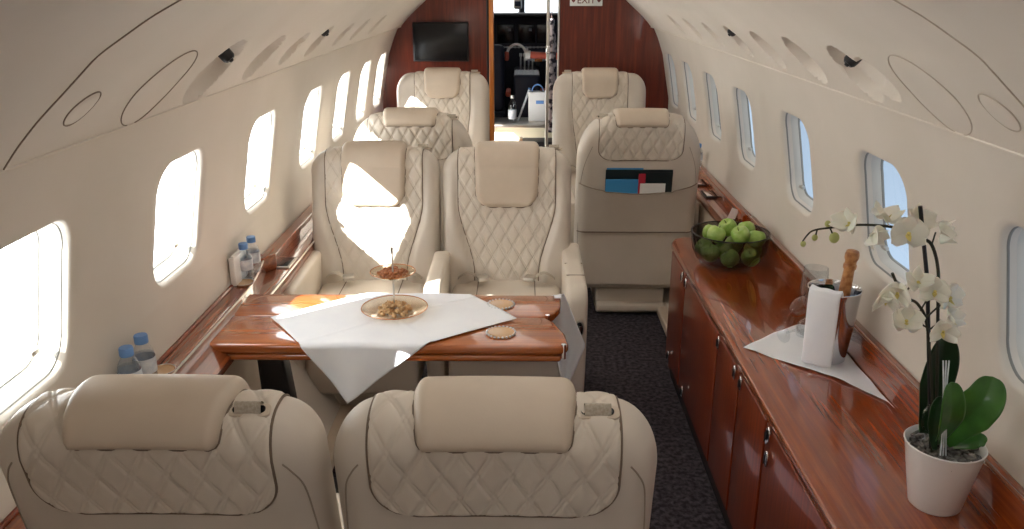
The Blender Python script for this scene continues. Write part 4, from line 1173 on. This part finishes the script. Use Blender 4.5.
for x, z, rr_ in ((.590, 1.208, .010), (.531, 1.195, .0055), (.552, 1.208, .006), (.574, 1.236, .006), (.608, 1.236, .008)):
    b = nb(); bb = bmesh.new(); bmesh.ops.create_icosphere(bb, subdivisions=2, radius=rr_); bmesh.ops.scale(bb, vec=(1, .8, 1.15), verts=bb.verts); bmesh.ops.translate(bb, vec=V(x, z), verts=bb.verts); merge(b, bb)
    fin(b, 'bud', M['bud'], root)

# ------------------------------------------------------------------ camera
F = 830.0; th = math.atan(282/F); psi = math.atan(11*math.cos(th)/F)
cam = bpy.data.cameras.new('camera'); cam.sensor_width = 36; cam.lens = F/1024*36; cam.clip_start = .02
co = bpy.data.objects.new('camera', cam); co.location = (-.02, 0, 1.68); co.rotation_euler = (PI/2-th, 0, psi); COL.objects.link(co)
sc.camera = co

# ------------------------------------------------------------------ light: sun from the left, bright sky, daylight
SUN = Vector((1.0, .90, -.84)).normalized()
sl = bpy.data.lights.new('sun', 'SUN'); sl.energy = 26; sl.angle = math.radians(.6); sl.color = (1, .965, .90)
so = bpy.data.objects.new('sun', sl); so.rotation_euler = SUN.to_track_quat('-Z', 'Y').to_euler(); COL.objects.link(so)
w = bpy.data.worlds.new('sky'); sc.world = w; w.use_nodes = True; nt = w.node_tree; N = nt.nodes; LL = nt.links
bg = N['Background']; tc = N.new('ShaderNodeTexCoord'); sx_ = N.new('ShaderNodeSeparateXYZ')
LL.new(tc.outputs['Generated'], sx_.inputs[0])
# brightness falls from the sun side (-X) to the shaded side (+X)
mr = N.new('ShaderNodeMapRange'); mr.inputs['From Min'].default_value = -.9; mr.inputs['From Max'].default_value = .28
mr.inputs['To Min'].default_value = 0; mr.inputs['To Max'].default_value = 1; LL.new(sx_.outputs['X'], mr.inputs['Value'])
cr = N.new('ShaderNodeValToRGB'); e = cr.color_ramp.elements
e[0].position = 0; e[0].color = (1, .985, .96, 1); e[1].position = 1; e[1].color = (.030, .038, .048, 1)
mm = e.new(.5); mm.color = (.34, .36, .37, 1)
LL.new(mr.outputs[0], cr.inputs[0]); LL.new(cr.outputs[0], bg.inputs['Color'])
# sunlit apron below the horizon is brighter than the sky
m2 = N.new('ShaderNodeMapRange'); m2.inputs['From Min'].default_value = -.45; m2.inputs['From Max'].default_value = .0
m2.inputs['To Min'].default_value = 17; m2.inputs['To Max'].default_value = 9; LL.new(sx_.outputs['Z'], m2.inputs['Value']); LL.new(m2.outputs[0], bg.inputs['Strength'])
# added soft fill under the ceiling centre, facing down, without a fitting
def area(name, loc, rot, sx_, sy_, e_, c_=(1, .95, .88)):
    l = bpy.data.lights.new(name, 'AREA'); l.shape = 'RECTANGLE'; l.size = sx_; l.size_y = sy_; l.energy = e_; l.color = c_
    o = bpy.data.objects.new(name, l); o.location = loc; o.rotation_euler = rot; COL.objects.link(o); return o
area('ceiling_fill', (0, 2.6, 1.78), (0, 0, 0), .5, 6.5, 8)

vs = sc.view_settings; vs.view_transform = 'Standard'; vs.look = 'None'; vs.gamma = 1; vs.use_curve_mapping = False
vs.exposure = 0.43
sc.cycles.max_bounces = 12; sc.cycles.diffuse_bounces = 6; sc.cycles.transparent_max_bounces = 24; sc.cycles.glossy_bounces = 5
sc.cycles.use_denoising = True
sc.cycles.sample_clamp_indirect = 8
